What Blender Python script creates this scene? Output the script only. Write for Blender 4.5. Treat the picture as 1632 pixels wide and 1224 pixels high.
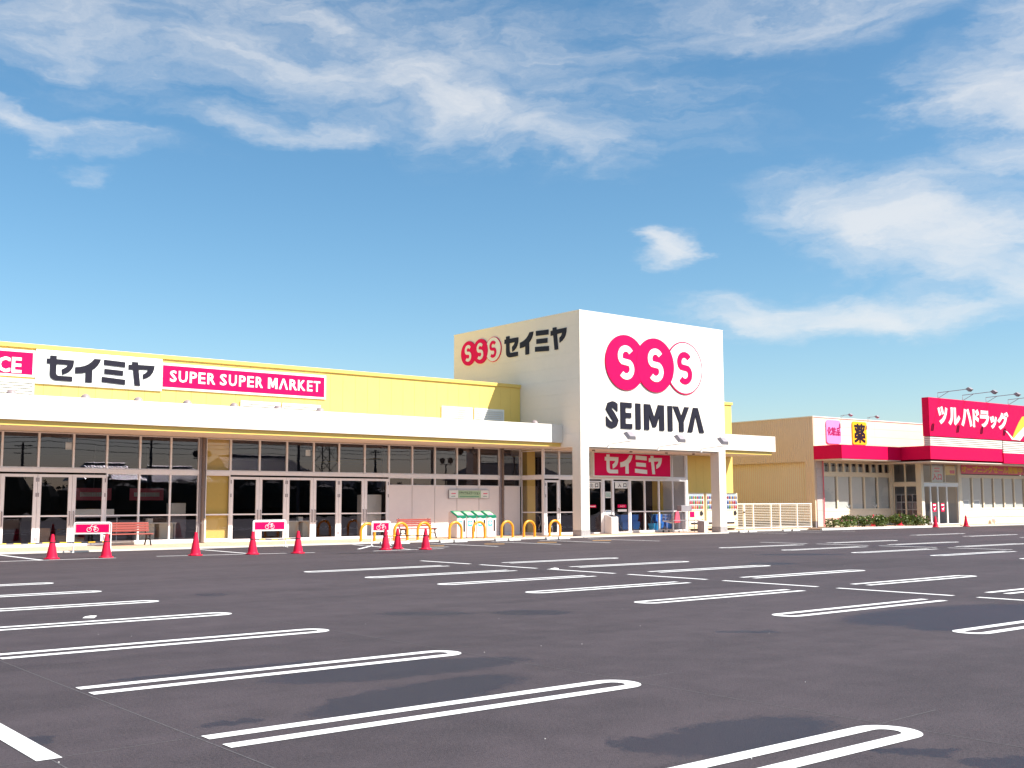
import bpy, bmesh, math, random
from mathutils import Vector, Matrix
from mathutils.geometry import tessellate_polygon
random.seed(7)
SC = bpy.context.scene
COL = SC.collection
for o in list(bpy.data.objects):
    bpy.data.objects.remove(o)

# ------------------------------------------------------------------ camera, sky, sun, exposure
cam_d = bpy.data.cameras.new('camera'); cam = bpy.data.objects.new('camera', cam_d); COL.objects.link(cam)
cam_d.sensor_width = 36.0; cam_d.lens = 36.0 * 1766.5 / 1632.0
cam_d.clip_start = 0.1; cam_d.clip_end = 6000
yaw, pitch, roll = math.radians(39.0), math.radians(6.2), math.radians(-0.2)
fw = Vector((math.sin(yaw) * math.cos(pitch), math.cos(yaw) * math.cos(pitch), math.sin(pitch)))
rt = Vector((math.cos(yaw), -math.sin(yaw), 0)); up = rt.cross(fw)
r2 = rt * math.cos(roll) + up * math.sin(roll); u2 = -rt * math.sin(roll) + up * math.cos(roll)
cam.matrix_world = Matrix(((r2.x, u2.x, -fw.x, 0), (r2.y, u2.y, -fw.y, 0), (r2.z, u2.z, -fw.z, 1.5), (0, 0, 0, 1)))
SC.camera = cam

SUN_DIR = Vector((0.54, -1.0, 1.17)).normalized()
SUN_EL = math.asin(SUN_DIR.z); SUN_AZ = math.atan2(SUN_DIR.x, SUN_DIR.y)
sl = bpy.data.lights.new('sun', 'SUN'); sl.energy = 4.6; sl.angle = math.radians(0.55); sl.color = (1.0, 0.955, 0.88)
so = bpy.data.objects.new('sun', sl); COL.objects.link(so)
so.rotation_euler = SUN_DIR.to_track_quat('Z', 'Y').to_euler()

SC.view_settings.view_transform = 'Standard'; SC.view_settings.look = 'None'
SC.view_settings.gamma = 1.0; SC.view_settings.use_curve_mapping = False
SC.view_settings.exposure = 0.9
SC.render.engine = 'CYCLES'
SC.cycles.max_bounces = 8; SC.cycles.transparent_max_bounces = 16; SC.cycles.caustics_reflective = False
SC.cycles.caustics_refractive = False


class NT:
    """small helper to write node trees"""
    def __init__(s, tree):
        s.t = tree; s.n = tree.nodes; s.l = tree.links
    def new(s, typ, **kw):
        nd = s.n.new(typ)
        for k, v in kw.items(): setattr(nd, k, v)
        return nd
    def put(s, sock, v):
        if hasattr(v, 'bl_idname') or isinstance(v, bpy.types.NodeSocket): s.l.new(v, sock)
        else: sock.default_value = v
    def math(s, op, a, b=0.0, c=0.0, clamp=False):
        nd = s.new('ShaderNodeMath', operation=op, use_clamp=clamp)
        s.put(nd.inputs[0], a); s.put(nd.inputs[1], b)
        if op in ('MULTIPLY_ADD',): s.put(nd.inputs[2], c)
        return nd.outputs[0]
    def smooth(s, v, a, b, lo=0.0, hi=1.0):
        nd = s.new('ShaderNodeMapRange', interpolation_type='SMOOTHSTEP')
        s.put(nd.inputs[0], v)
        for i, q in enumerate((a, b, lo, hi)): nd.inputs[1 + i].default_value = q
        return nd.outputs[0]
    def noise(s, vec, scale, detail=4, rough=0.5, dist=0.0):
        nd = s.new('ShaderNodeTexNoise'); s.put(nd.inputs['Vector'], vec)
        nd.inputs['Scale'].default_value = scale; nd.inputs['Detail'].default_value = detail
        nd.inputs['Roughness'].default_value = rough; nd.inputs['Distortion'].default_value = dist
        return nd
    def mix(s, fac, a, b):
        nd = s.new('ShaderNodeMix', data_type='RGBA')
        s.put(nd.inputs[0], fac); s.put(nd.inputs[6], a); s.put(nd.inputs[7], b)
        return nd.outputs[2]
    def comb(s, x, y, z):
        nd = s.new('ShaderNodeCombineXYZ')
        for i, q in enumerate((x, y, z)): s.put(nd.inputs[i], q)
        return nd.outputs[0]


def rgba(c): return (c[0], c[1], c[2], 1.0)

world = bpy.data.worlds.new('World'); SC.world = world; world.use_nodes = True
W = NT(world.node_tree); W.n.clear()
wout = W.new('ShaderNodeOutputWorld'); bg = W.new('ShaderNodeBackground'); W.l.new(bg.outputs[0], wout.inputs[0])
bg.inputs[1].default_value = 0.1
sky = W.new('ShaderNodeTexSky', sky_type='NISHITA'); sky.sun_disc = False
sky.sun_elevation = SUN_EL; sky.sun_rotation = SUN_AZ
sky.altitude = 0; sky.air_density = 1.0; sky.dust_density = 0.7; sky.ozone_density = 2.6
tc = W.new('ShaderNodeTexCoord'); sp = W.new('ShaderNodeSeparateXYZ'); W.l.new(tc.outputs['Generated'], sp.inputs[0])
AZ = W.math('MULTIPLY', W.math('ARCTAN2', sp.outputs[0], sp.outputs[1]), 180 / math.pi)
EL = W.math('MULTIPLY', W.math('ARCSINE', sp.outputs[2]), 180 / math.pi)
# cirrus: streaky noise over the sky's azimuth and height, thicker in the banks listed below (degrees)
wv = W.comb(W.math('MULTIPLY', AZ, 0.055), W.math('MULTIPLY', EL, 0.13), 0.0)
wn = W.noise(wv, 1.5, 6, 0.6)
wsub = W.new('ShaderNodeVectorMath', operation='SUBTRACT'); W.l.new(wn.outputs['Color'], wsub.inputs[0]); wsub.inputs[1].default_value = (.5, .5, .5)
wsc = W.new('ShaderNodeVectorMath', operation='MULTIPLY'); W.l.new(wsub.outputs[0], wsc.inputs[0]); wsc.inputs[1].default_value = (15.0, 6.0, 0)
cv = W.comb(AZ, EL, 0.0)
cadd = W.new('ShaderNodeVectorMath', operation='ADD'); W.l.new(cv, cadd.inputs[0]); W.l.new(wsc.outputs[0], cadd.inputs[1])
BANKS = [  # azimuth, height, half width, half height, tilt, weight
    (28.0, 22.6, 15.0, 3.0, -6, 0.80), (36.0, 21.0, 8.5, 2.5, -18, 1.1), (41.0, 18.9, 6.0, 1.5, -14, .95), (17.0, 22.8, 9.0, 3.0, -8, .76),
    (15.5, 18.3, 6.5, .85, -5, .85), (26.5, 19.4, 5.0, .9, 0, .80), (19.5, 16.3, 1.6, .5, 0, .5),
    (45.6, 13.0, 1.9, .95, 14, 1.15), (60.0, 13.2, 8.0, 2.6, -12, 1.3), (56.5, 9.7, 8.5, 1.4, -3, 1.25), (65.0, 11.3, 4.5, 1.8, 0, 1.2),
    (63.6, 17.6, 4.6, 2.8, -35, 1.2), (55.0, 24.2, 12.0, 2.2, 2, .62), (33.0, 22.5, 22.0, 4.6, -7, .52), (66, 21.5, 4.5, 3.2, 0, .8),
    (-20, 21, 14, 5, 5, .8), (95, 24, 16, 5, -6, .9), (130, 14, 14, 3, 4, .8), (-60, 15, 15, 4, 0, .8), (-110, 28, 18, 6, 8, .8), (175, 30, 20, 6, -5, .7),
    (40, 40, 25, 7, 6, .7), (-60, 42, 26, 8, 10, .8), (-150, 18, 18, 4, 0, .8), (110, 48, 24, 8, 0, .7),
    (150, 36, 44, 17, 0, .85), (-130, 32, 46, 17, 0, .85), (-75, 46, 30, 14, 0, .82)]  # broad out-of-view veils, added to lift the fill light on shaded walls
M = None
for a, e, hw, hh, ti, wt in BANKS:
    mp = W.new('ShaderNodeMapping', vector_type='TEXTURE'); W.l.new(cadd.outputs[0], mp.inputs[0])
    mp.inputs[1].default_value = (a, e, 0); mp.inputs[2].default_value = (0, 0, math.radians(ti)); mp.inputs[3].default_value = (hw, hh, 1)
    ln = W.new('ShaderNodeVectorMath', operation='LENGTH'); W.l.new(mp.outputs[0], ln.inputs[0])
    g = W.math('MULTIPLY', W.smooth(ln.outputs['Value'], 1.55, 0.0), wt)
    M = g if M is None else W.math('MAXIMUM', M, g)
mp = W.new('ShaderNodeMapping'); W.l.new(cadd.outputs[0], mp.inputs[0]); mp.inputs[2].default_value = (0, 0, math.radians(-13)); mp.inputs[3].default_value = (.085, .60, 1)
st = W.noise(mp.outputs[0], 1.0, 9, 0.6, 0.6)
mp = W.new('ShaderNodeMapping'); W.l.new(cadd.outputs[0], mp.inputs[0]); mp.inputs[3].default_value = (.34, .8, 1)
st2 = W.noise(mp.outputs[0], 1.0, 8, 0.62, 0.2)
tex = W.math('ADD', W.math('MULTIPLY', st.outputs[0], 0.55), W.math('MULTIPLY', st2.outputs[0], 0.45))
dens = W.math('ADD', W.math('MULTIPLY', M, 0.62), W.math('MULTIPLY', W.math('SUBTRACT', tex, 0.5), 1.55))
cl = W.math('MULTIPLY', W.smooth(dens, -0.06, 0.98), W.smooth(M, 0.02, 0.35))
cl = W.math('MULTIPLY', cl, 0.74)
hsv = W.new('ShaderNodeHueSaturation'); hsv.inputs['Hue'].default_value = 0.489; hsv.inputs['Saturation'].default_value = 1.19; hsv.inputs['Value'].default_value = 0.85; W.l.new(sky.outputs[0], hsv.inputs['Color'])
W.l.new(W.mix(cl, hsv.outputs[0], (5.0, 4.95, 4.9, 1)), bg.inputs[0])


# ------------------------------------------------------------------ materials
def pbr(name, col, rough=0.6, metal=0.0, var=0.08, vscale=3.0, bump=0.0, bscale=60.0, coat=0.0, spec=0.5):
    m = bpy.data.materials.new(name); m.use_nodes = True
    N = NT(m.node_tree); b = m.node_tree.nodes['Principled BSDF']
    b.inputs['Roughness'].default_value = rough; b.inputs['Metallic'].default_value = metal
    b.inputs['Coat Weight'].default_value = coat; b.inputs['Specular IOR Level'].default_value = spec
    t = N.new('ShaderNodeTexCoord')
    if var > 0:
        n1 = N.noise(t.outputs['Object'], vscale, 6, 0.6)
        n2 = N.noise(t.outputs['Object'], vscale * 9, 3, 0.6)
        f = N.math('ADD', N.math('MULTIPLY', n1.outputs[0], .7), N.math('MULTIPLY', n2.outputs[0], .3))
        lo = tuple(max(0, c * (1 - var)) for c in col); hi = tuple(min(1, c * (1 + var)) for c in col)
        N.l.new(N.mix(N.smooth(f, .3, .7), rgba(lo), rgba(hi)), b.inputs['Base Color'])
        N.l.new(N.smooth(f, .25, .75, max(0.02, rough - .07), min(1, rough + .07)), b.inputs['Roughness'])
    else:
        b.inputs['Base Color'].default_value = rgba(col)
    if bump > 0:
        nb = N.noise(t.outputs['Object'], bscale, 3, 0.6)
        bp = N.new('ShaderNodeBump'); bp.inputs['Strength'].default_value = bump; bp.inputs['Distance'].default_value = 0.01
        N.l.new(nb.outputs[0], bp.inputs['Height']); N.l.new(bp.outputs[0], b.inputs['Normal'])
    return m


def glass(name, tint, ior=1.75, refl=1.0):
    m = bpy.data.materials.new(name); m.use_nodes = True
    N = NT(m.node_tree); N.n.clear()
    out = N.new('ShaderNodeOutputMaterial'); mx = N.new('ShaderNodeMixShader')
    tr = N.new('ShaderNodeBsdfTransparent'); tr.inputs[0].default_value = rgba(tint)
    gl = N.new('ShaderNodeBsdfGlossy'); gl.inputs['Roughness'].default_value = 0.004; gl.inputs[0].default_value = (refl * .90, refl * .84, refl, 1)
    t = N.new('ShaderNodeTexCoord'); nb = N.noise(t.outputs['Object'], 1.1, 2, .5)
    bp = N.new('ShaderNodeBump'); bp.inputs['Strength'].default_value = .02; bp.inputs['Distance'].default_value = .02
    N.l.new(nb.outputs[0], bp.inputs['Height']); N.l.new(bp.outputs[0], gl.inputs['Normal'])
    fr = N.new('ShaderNodeFresnel'); ge = N.new('ShaderNodeNewGeometry')   # same reflectance from both sides of the sheet
    N.l.new(N.math('ADD', N.math('MULTIPLY', ge.outputs['Backfacing'], 1.0 / ior - ior), ior), fr.inputs[0])
    N.l.new(fr.outputs[0], mx.inputs[0]); N.l.new(tr.outputs[0], mx.inputs[1]); N.l.new(gl.outputs[0], mx.inputs[2])
    N.l.new(mx.outputs[0], out.inputs[0])
    return m


X = dict(
    white=pbr('white_wall_paint', (.87, .79, .69), .55, var=.025, vscale=.7, bump=.04, bscale=40),
    white2=pbr('white_fascia_metal', (.87, .80, .70), .45, var=.02, vscale=.5),
    yellow=pbr('yellow_wall_panel', (.89, .63, .16), .5, var=.03, vscale=.8),
    capy=pbr('yellow_cap_metal', (.84, .58, .14), .4, var=.03),
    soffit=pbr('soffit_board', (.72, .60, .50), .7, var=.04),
    alu=pbr('silver_aluminium', (.86, .83, .83), .42, var=.04, vscale=5),
    alu_d=pbr('dull_grey_metal', (.30, .27, .29), .5, var=.08, vscale=4),
    brown=pbr('brown_downpipe', (.20, .145, .12), .5, var=.06),
    sill=pbr('pale_sill_stone', (.72, .66, .58), .7, var=.07, vscale=4, bump=.1),
    panelw=pbr('pale_window_film', (.86, .79, .76), .6, var=.02),
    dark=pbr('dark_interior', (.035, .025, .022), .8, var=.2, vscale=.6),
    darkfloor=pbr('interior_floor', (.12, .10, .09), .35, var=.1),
    red=pbr('crimson_sign_face', (.80, .002, .095), .5, var=.03, vscale=1.5, spec=.12),
    redawn=pbr('red_awning_metal', (.78, .002, .072), .55, var=.04, vscale=.7, spec=.12),
    ink=pbr('navy_black_letter', (.013, .011, .022), .5, var=.1, spec=.25),
    signw=pbr('white_sign_face', (.86, .85, .80), .4, var=.02),
    cone=pbr('red_cone_plastic', (.74, .012, .055), .5, var=.06, vscale=9, spec=.2),
    hoop=pbr('yellow_enamel', (.84, .33, .015), .35, var=.05, vscale=6),
    conc=pbr('white_concrete_block', (.72, .70, .66), .85, var=.1, vscale=8, bump=.3, bscale=90),
    stone=pbr('grey_plinth_stone', (.44, .39, .37), .6, var=.18, vscale=14, bump=.1),
    wood=pbr('red_brown_slat', (.33, .07, .055), .5, var=.12, vscale=7),
    iron=pbr('black_cast_iron', (.02, .014, .016), .45, var=.2),
    green=pbr('green_plastic_lid', (.0, .20, .11), .35, var=.1, vscale=6),
    palegreen=pbr('pale_green_face', (.42, .58, .36), .5, var=.03),
    cyan=pbr('teal_notice_print', (.03, .50, .46), .45, var=.05),
    cream=pbr('cream_siding', (.83, .73, .55), .6, var=.03, vscale=.8),
    tan=pbr('tan_ribbed_siding', (.80, .59, .41), .55, var=.04, vscale=.6),
    pinkst=pbr('pinkish_pilaster', (.60, .49, .45), .6, var=.06, vscale=2),
    blind=pbr('grey_roller_blind', (.60, .61, .57), .8, var=.03),
    pinks=pbr('pink_sign_face', (.85, .28, .62), .4, var=.02),
    yels=pbr('amber_sign_face', (.88, .52, .02), .4, var=.02),
    gold=pbr('gold_print', (.80, .50, .04), .45, var=.05),
    blue=pbr('blue_basket_plastic', (.012, .17, .62), .4, var=.08),
    bluel=pbr('bright_blue_plastic', (.02, .36, .75), .4, var=.05),
    card=pbr('brown_cardboard', (.42, .27, .16), .85, var=.12, vscale=5),
    vend=pbr('ivory_vending_enamel', (.80, .69, .48), .35, var=.03),
    binbody=pbr('pale_bin_plastic', (.74, .68, .66), .45, var=.03),
    domeshade=pbr('dull_dome_plastic', (.34, .27, .27), .5, var=.06),
    vwin=pbr('vending_window_backing', (.42, .48, .56), .25, var=.15, vscale=9),
    black=pbr('black_rubber', (.02, .02, .022), .6, var=.1),
    chrome=pbr('bright_steel_wire', (.62, .60, .60), .25, metal=.9, var=.05),
    pinkred=pbr('pink_plastic_seat', (.75, .10, .16), .4, var=.12, vscale=20),
    fence=pbr('cream_fence_paint', (.82, .77, .68), .45, var=.05),
    roofd=pbr('roof_membrane', (.35, .34, .33), .8, var=.1),
    tileroof=pbr('grey_roof_tile', (.10, .10, .115), .3, var=.2, vscale=4),
    housew=pbr('house_wall', (.16, .12, .09), .8, var=.15),
    pole=pbr('concrete_pole', (.16, .14, .13), .8, var=.1),
    stem=pbr('shrub_twig', (.10, .06, .035), .8, var=.2),
    plum=pbr('plum_print', (.32, .01, .10), .5, var=.05),
    petal=pbr('pink_petal', (.70, .10, .28), .6, var=.15),
    rock=pbr('pale_rock', (.55, .52, .50), .85, var=.2, vscale=6, bump=.3),
    glass=glass('window_glass', (.80, .80, .80)),
    glass2=glass('clear_shop_glass', (.90, .91, .91), 1.5),
    orange=pbr('orange_yellow_road_paint', (.72, .40, .12), .8, var=.15, vscale=12),
    can_r=pbr('can_red', (.6, .04, .05), .3, var=.2, vscale=30), can_g=pbr('can_green', (.10, .38, .06), .3, var=.2, vscale=30),
    can_b=pbr('can_blue', (.05, .12, .42), .3, var=.2, vscale=30), can_o=pbr('can_amber', (.70, .33, .05), .3, var=.2, vscale=30),
)


def leafmat():
    m = bpy.data.materials.new('shrub_leaf'); m.use_nodes = True
    N = NT(m.node_tree); b = m.node_tree.nodes['Principled BSDF']
    g = N.new('ShaderNodeNewGeometry')
    r = N.new('ShaderNodeValToRGB'); N.l.new(g.outputs['Random Per Island'], r.inputs[0])
    r.color_ramp.elements[0].color = (.035, .075, .008, 1); r.color_ramp.elements[1].color = (.16, .20, .03, 1)
    N.l.new(r.outputs[0], b.inputs['Base Color']); b.inputs['Roughness'].default_value = .5
    return m
X['leaf'] = leafmat()
X['hedgeleaf'] = pbr('dark_tree_leaf', (.022, .028, .014), .7, var=.3, vscale=2)


def asphalt():
    m = bpy.data.materials.new('fresh_asphalt'); m.use_nodes = True
    N = NT(m.node_tree); b = m.node_tree.nodes['Principled BSDF']
    t = N.new('ShaderNodeTexCoord'); P = t.outputs['Object']
    fine = N.noise(P, 42, 5, .85).outputs[0]; mid = N.noise(P, 2.2, 5, .6).outputs[0]; big = N.noise(P, .16, 4, .55).outputs[0]
    mpp = N.new('ShaderNodeMapping'); N.l.new(P, mpp.inputs[0]); mpp.inputs[2].default_value = (0, 0, .05); mpp.inputs[3].default_value = (.10, .9, 1)
    streak = N.noise(mpp.outputs[0], 1.0, 5, .6, .6).outputs[0]
    wvt = N.new('ShaderNodeTexWave'); wvt.wave_type = 'BANDS'; wvt.bands_direction = 'Y'; N.l.new(P, wvt.inputs[0]); wvt.inputs['Scale'].default_value = .19
    wvt.inputs['Distortion'].default_value = 5.0; wvt.inputs['Detail'].default_value = 3; wvt.inputs['Detail Scale'].default_value = .35
    track = N.math('MULTIPLY', N.smooth(wvt.outputs[1], .80, .98), N.smooth(N.noise(P, .35, 4, .6).outputs[0], .42, .66))
    vor = N.new('ShaderNodeTexVoronoi'); vor.inputs['Scale'].default_value = 110; N.l.new(P, vor.inputs['Vector'])
    f = N.math('ADD', N.math('MULTIPLY', mid, .32), N.math('ADD', N.math('MULTIPLY', big, .33), N.math('MULTIPLY', streak, .35)))
    c = N.mix(N.smooth(f, .36, .66), (.022, .0165, .0195, 1), (.066, .050, .056, 1))
    c = N.mix(N.math('MULTIPLY', track, .30), c, (.030, .024, .026, 1))
    blot = N.noise(P, 7.0, 6, .75).outputs[0]
    c = N.mix(N.math('MULTIPLY', N.smooth(blot, .52, .72), .30), c, (.088, .069, .073, 1))
    c = N.mix(N.math('MULTIPLY', N.smooth(blot, .45, .26), .35), c, (.022, .017, .019, 1))
    grain = N.smooth(fine, .30, .72)
    c = N.mix(N.math('MULTIPLY', grain, .55), c, (.108, .085, .093, 1))
    c = N.mix(N.math('MULTIPLY', N.smooth(fine, .47, .34), .6), c, (.020, .016, .019, 1))
    speck = N.math('MULTIPLY', N.smooth(vor.outputs['Distance'], .16, .08), N.math('GREATER_THAN', vor.outputs['Color'], .80))
    c = N.mix(N.math('MULTIPLY', speck, .55), c, (.24, .21, .21, 1))
    # wet and dark patches: centre x, y, half length, half width, turn
    WET = [(5.75, 8.72, 1.25, .44, -.10), (5.15, 7.50, 1.15, .40, .25), (5.85, 4.82, .80, .40, .05), (14.4, 8.0, 2.1, .95, -.1), (13.2, 7.45, .95, .45, .1),
           (8.9, 12.9, .62, .30, -.68), (10.1, 12.05, .52, .36, -.68), (8.0, 18.0, .26, .30, -.68), (6.25, 3.85, .26, .10, -.68), (6.5, 3.25, .42, .17, -.68),
           (27.4, 20.4, 1.3, .55, -.68), (10.5, 8.6, .36, .10, -.68), (22.8, 17.8, .6, .5, -.68), (3.42, 7.36, .20, .10, 0), (5.15, 5.05, .22, .20, 0), (2.22, 7.6, .10, .14, 0),
           (4.4, 9.75, 1.0, .10, 0), (5.3, 12.25, .9, .10, .03), (29.5, 33.2, 1.2, .8, -.68), (31, 17.3, 1.2, .5, -.3), (36, 21.9, 1.6, .5, -.5), (19, 30, 1.5, .6, -.4)]
    nz = N.noise(P, 4.2, 9, .78)
    sb = N.new('ShaderNodeVectorMath', operation='SUBTRACT'); N.l.new(nz.outputs['Color'], sb.inputs[0]); sb.inputs[1].default_value = (.5, .5, .5)
    scl = N.new('ShaderNodeVectorMath', operation='SCALE'); N.l.new(sb.outputs[0], scl.inputs[0]); scl.inputs['Scale'].default_value = .55
    pd = N.new('ShaderNodeVectorMath', operation='ADD'); N.l.new(P, pd.inputs[0]); N.l.new(scl.outputs[0], pd.inputs[1])
    fl = N.new('ShaderNodeVectorMath', operation='MULTIPLY'); N.l.new(pd.outputs[0], fl.inputs[0]); fl.inputs[1].default_value = (1, 1, 0)
    Mx = None
    for x, y, a, bb, ti in WET:
        mp_ = N.new('ShaderNodeMapping', vector_type='TEXTURE'); N.l.new(fl.outputs[0], mp_.inputs[0])
        mp_.inputs[1].default_value = (x, y, 0); mp_.inputs[2].default_value = (0, 0, ti); mp_.inputs[3].default_value = (a, bb, 1)
        ln_ = N.new('ShaderNodeVectorMath', operation='LENGTH'); N.l.new(mp_.outputs[0], ln_.inputs[0])
        e = N.math('SUBTRACT', 1.25, ln_.outputs['Value'])
        Mx = e if Mx is None else N.math('MAXIMUM', Mx, e)
    wet = N.math('MULTIPLY', N.smooth(N.math('ADD', Mx, N.math('MULTIPLY', N.math('SUBTRACT', N.noise(P, 17, 6, .8).outputs[0], .5), .75)), .06, .36), N.smooth(N.noise(P, 9, 4, .7).outputs[0], .15, .5, .72, 1.0))
    c2 = N.mix(N.math('MULTIPLY', wet, .78), c, (.016, .014, .021, 1))
    N.l.new(c2, b.inputs['Base Color'])
    N.l.new(N.smooth(wet, 0, 1, .78, .50), b.inputs['Roughness'])
    b.inputs['Specular IOR Level'].default_value = .36
    bp = N.new('ShaderNodeBump'); bp.inputs['Strength'].default_value = .55; bp.inputs['Distance'].default_value = .006
    N.l.new(N.math('ADD', fine, N.math('MULTIPLY', vor.outputs['Distance'], .6)), bp.inputs['Height']); N.l.new(bp.outputs[0], b.inputs['Normal'])
    return m


def paintmat():
    m = bpy.data.materials.new('white_road_paint'); m.use_nodes = True
    N = NT(m.node_tree); b = m.node_tree.nodes['Principled BSDF']
    g = N.new('ShaderNodeNewGeometry'); P = g.outputs['Position']
    n = N.noise(P, 40, 4, .7).outputs[0]; n2 = N.noise(P, 5, 4, .6).outputs[0]
    f = N.math('ADD', N.math('MULTIPLY', n, .6), N.math('MULTIPLY', n2, .4))
    N.l.new(N.mix(N.smooth(f, .42, .26), (.84, .83, .81, 1), (.42, .40, .39, 1)), b.inputs['Base Color'])
    b.inputs['Roughness'].default_value = .7
    bp = N.new('ShaderNodeBump'); bp.inputs['Strength'].default_value = .3; bp.inputs['Distance'].default_value = .004
    N.l.new(n, bp.inputs['Height']); N.l.new(bp.outputs[0], b.inputs['Normal'])
    return m


def pavermat():
    m = bpy.data.materials.new('orange_beige_paving'); m.use_nodes = True
    N = NT(m.node_tree); b = m.node_tree.nodes['Principled BSDF']
    t = N.new('ShaderNodeTexCoord')
    br = N.new('ShaderNodeTexBrick'); N.l.new(t.outputs['Object'], br.inputs[0]); br.inputs['Scale'].default_value = 4.0
    br.inputs['Color1'].default_value = (.60, .36, .24, 1); br.inputs['Color2'].default_value = (.74, .52, .38, 1); br.inputs['Mortar'].default_value = (.40, .30, .24, 1)
    br.inputs['Mortar Size'].default_value = .012
    n = N.noise(t.outputs['Object'], 1.5, 5, .6).outputs[0]
    N.l.new(N.mix(N.math('MULTIPLY', N.smooth(n, .35, .7), .45), br.outputs[0], (.76, .55, .38, 1)), b.inputs['Base Color'])
    b.inputs['Roughness'].default_value = .8
    return m


def barmat():
    m = bpy.data.materials.new('yellow_black_bar'); m.use_nodes = True
    N = NT(m.node_tree); b = m.node_tree.nodes['Principled BSDF']
    t = N.new('ShaderNodeTexCoord'); s = N.new('ShaderNodeSeparateXYZ'); N.l.new(t.outputs['Object'], s.inputs[0])
    q = N.math('FRACT', N.math('MULTIPLY', s.outputs[0], 2.6))
    N.l.new(N.mix(N.math('GREATER_THAN', q, .5), (.012, .012, .018, 1), (.85, .48, .02, 1)), b.inputs['Base Color'])
    b.inputs['Roughness'].default_value = .35
    return m
X['asphalt'] = asphalt(); X['paint'] = paintmat(); X['paver'] = pavermat(); X['bar'] = barmat()
X['chalk'] = pbr('grey_chalk', (.115, .105, .11), .9, var=.3, vscale=20)
X['farground'] = pbr('dusty_ground', (.16, .14, .11), .9, var=.2, vscale=.05)


# ------------------------------------------------------------------ mesh helpers
class MB:
    def __init__(s): s.v = []; s.f = []
    def add(s, vs, fs):
        o = len(s.v); s.v += [tuple(v) for v in vs]; s.f += [tuple(i + o for i in f) for f in fs]; return s
    def box(s, x0, x1, y0, y1, z0, z1):
        return s.add([(x0, y0, z0), (x1, y0, z0), (x1, y1, z0), (x0, y1, z0), (x0, y0, z1), (x1, y0, z1), (x1, y1, z1), (x0, y1, z1)],
                     [(0, 3, 2, 1), (4, 5, 6, 7), (0, 1, 5, 4), (1, 2, 6, 5), (2, 3, 7, 6), (3, 0, 4, 7)])
    def quad(s, a, b, c, d): return s.add([a, b, c, d], [(0, 1, 2, 3)])
    def prism(s, pts, o, ex, ey, n, d, holes=None):
        o, ex, ey, n = Vector(o), Vector(ex), Vector(ey), Vector(n)
        loops = [pts] + (holes or [])
        flat = [p for l in loops for p in l]
        tri = tessellate_polygon([[Vector((p[0], p[1], 0)) for p in l] for l in loops])
        bot = [o + ex * p[0] + ey * p[1] for p in flat]; top = [v + n * d for v in bot]
        k = len(flat); fs = [tuple(i + k for i in t) for t in tri]
        fs += [tuple(reversed(t)) for t in tri]
        st_ = 0
        for l in loops:
            q = len(l)
            for i in range(q):
                j = (i + 1) % q; fs.append((st_ + i, st_ + j, st_ + j + k, st_ + i + k))
            st_ += q
        return s.add(bot + top, fs)
    def tube(s, path, r, n=8, closed=False):
        P = [Vector(p) for p in path]; m = len(P); ref = None; rings = []
        rs = r if isinstance(r, (list, tuple)) else [r] * m
        for i in range(m):
            a = P[(i - 1) % m] if (closed or i > 0) else P[i]; b = P[(i + 1) % m] if (closed or i < m - 1) else P[i]
            t = (b - a).normalized()
            if ref is None:
                ref = Vector((0, 0, 1)) if abs(t.z) < .9 else Vector((1, 0, 0))
            u = (ref - t * ref.dot(t)).normalized(); w = t.cross(u); ref = u
            rings.append([P[i] + (u * math.cos(2 * math.pi * k / n) + w * math.sin(2 * math.pi * k / n)) * rs[i] for k in range(n)])
        vs = [v for rg in rings for v in rg]; fs = []
        for i in range(m if closed else m - 1):
            for k in range(n):
                a = i * n + k; b = i * n + (k + 1) % n; c = ((i + 1) % m) * n + (k + 1) % n; d = ((i + 1) % m) * n + k
                fs.append((a, b, c, d))
        if not closed:
            fs.append(tuple(reversed(range(n)))); fs.append(tuple(range((m - 1) * n, m * n)))
        return s.add(vs, fs)
    def lathe(s, prof, c, n=20, axis='z'):
        c = Vector(c); vs = []; fs = []
        for r, z in prof:
            for k in range(n):
                a = 2 * math.pi * k / n
                vs.append(c + (Vector((r * math.cos(a), r * math.sin(a), z)) if axis == 'z' else Vector((r * math.cos(a), z, r * math.sin(a)))))
        for i in range(len(prof) - 1):
            for k in range(n):
                fs.append((i * n + k, i * n + (k + 1) % n, (i + 1) * n + (k + 1) % n, (i + 1) * n + k))
        fs.append(tuple(reversed(range(n)))); fs.append(tuple(range((len(prof) - 1) * n, len(prof) * n)))
        return s.add(vs, fs)


OFF = {}


def link(name, me, parent=None, kind=None):
    o = bpy.data.objects.new(name, me); COL.objects.link(o)
    if parent is not None: o.parent = parent
    if kind: o['kind'] = kind
    return o


def build(name, mb, mat, parent=None, bevel=0.0, smooth=False, kind=None, flat=False, off=None):
    off = Vector(off) if off is not None else (OFF.get(parent.name, Vector()) if parent else Vector())
    me = bpy.data.meshes.new(name)
    me.from_pydata([tuple(Vector(v) - off) for v in mb.v], [], mb.f)
    if not flat:
        bm = bmesh.new(); bm.from_mesh(me); bmesh.ops.recalc_face_normals(bm, faces=bm.faces); bm.to_mesh(me); bm.free()
    me.materials.append(X[mat])
    o = link(name, me, parent, kind)
    if parent is not None: OFF[o.name] = OFF.get(parent.name, Vector())
    if smooth:
        for p in me.polygons: p.use_smooth = True
        if smooth == 'auto':
            try: me.set_sharp_from_angle(angle=math.radians(40))
            except Exception: pass
    if bevel > 0:
        md = o.modifiers.new('bevel', 'BEVEL'); md.width = bevel; md.segments = 2; md.limit_method = 'ANGLE'
    return o


def tag(o, label, cat, group=None):
    o['label'] = label; o['category'] = cat
    if group: o['group'] = group
    return o


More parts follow.
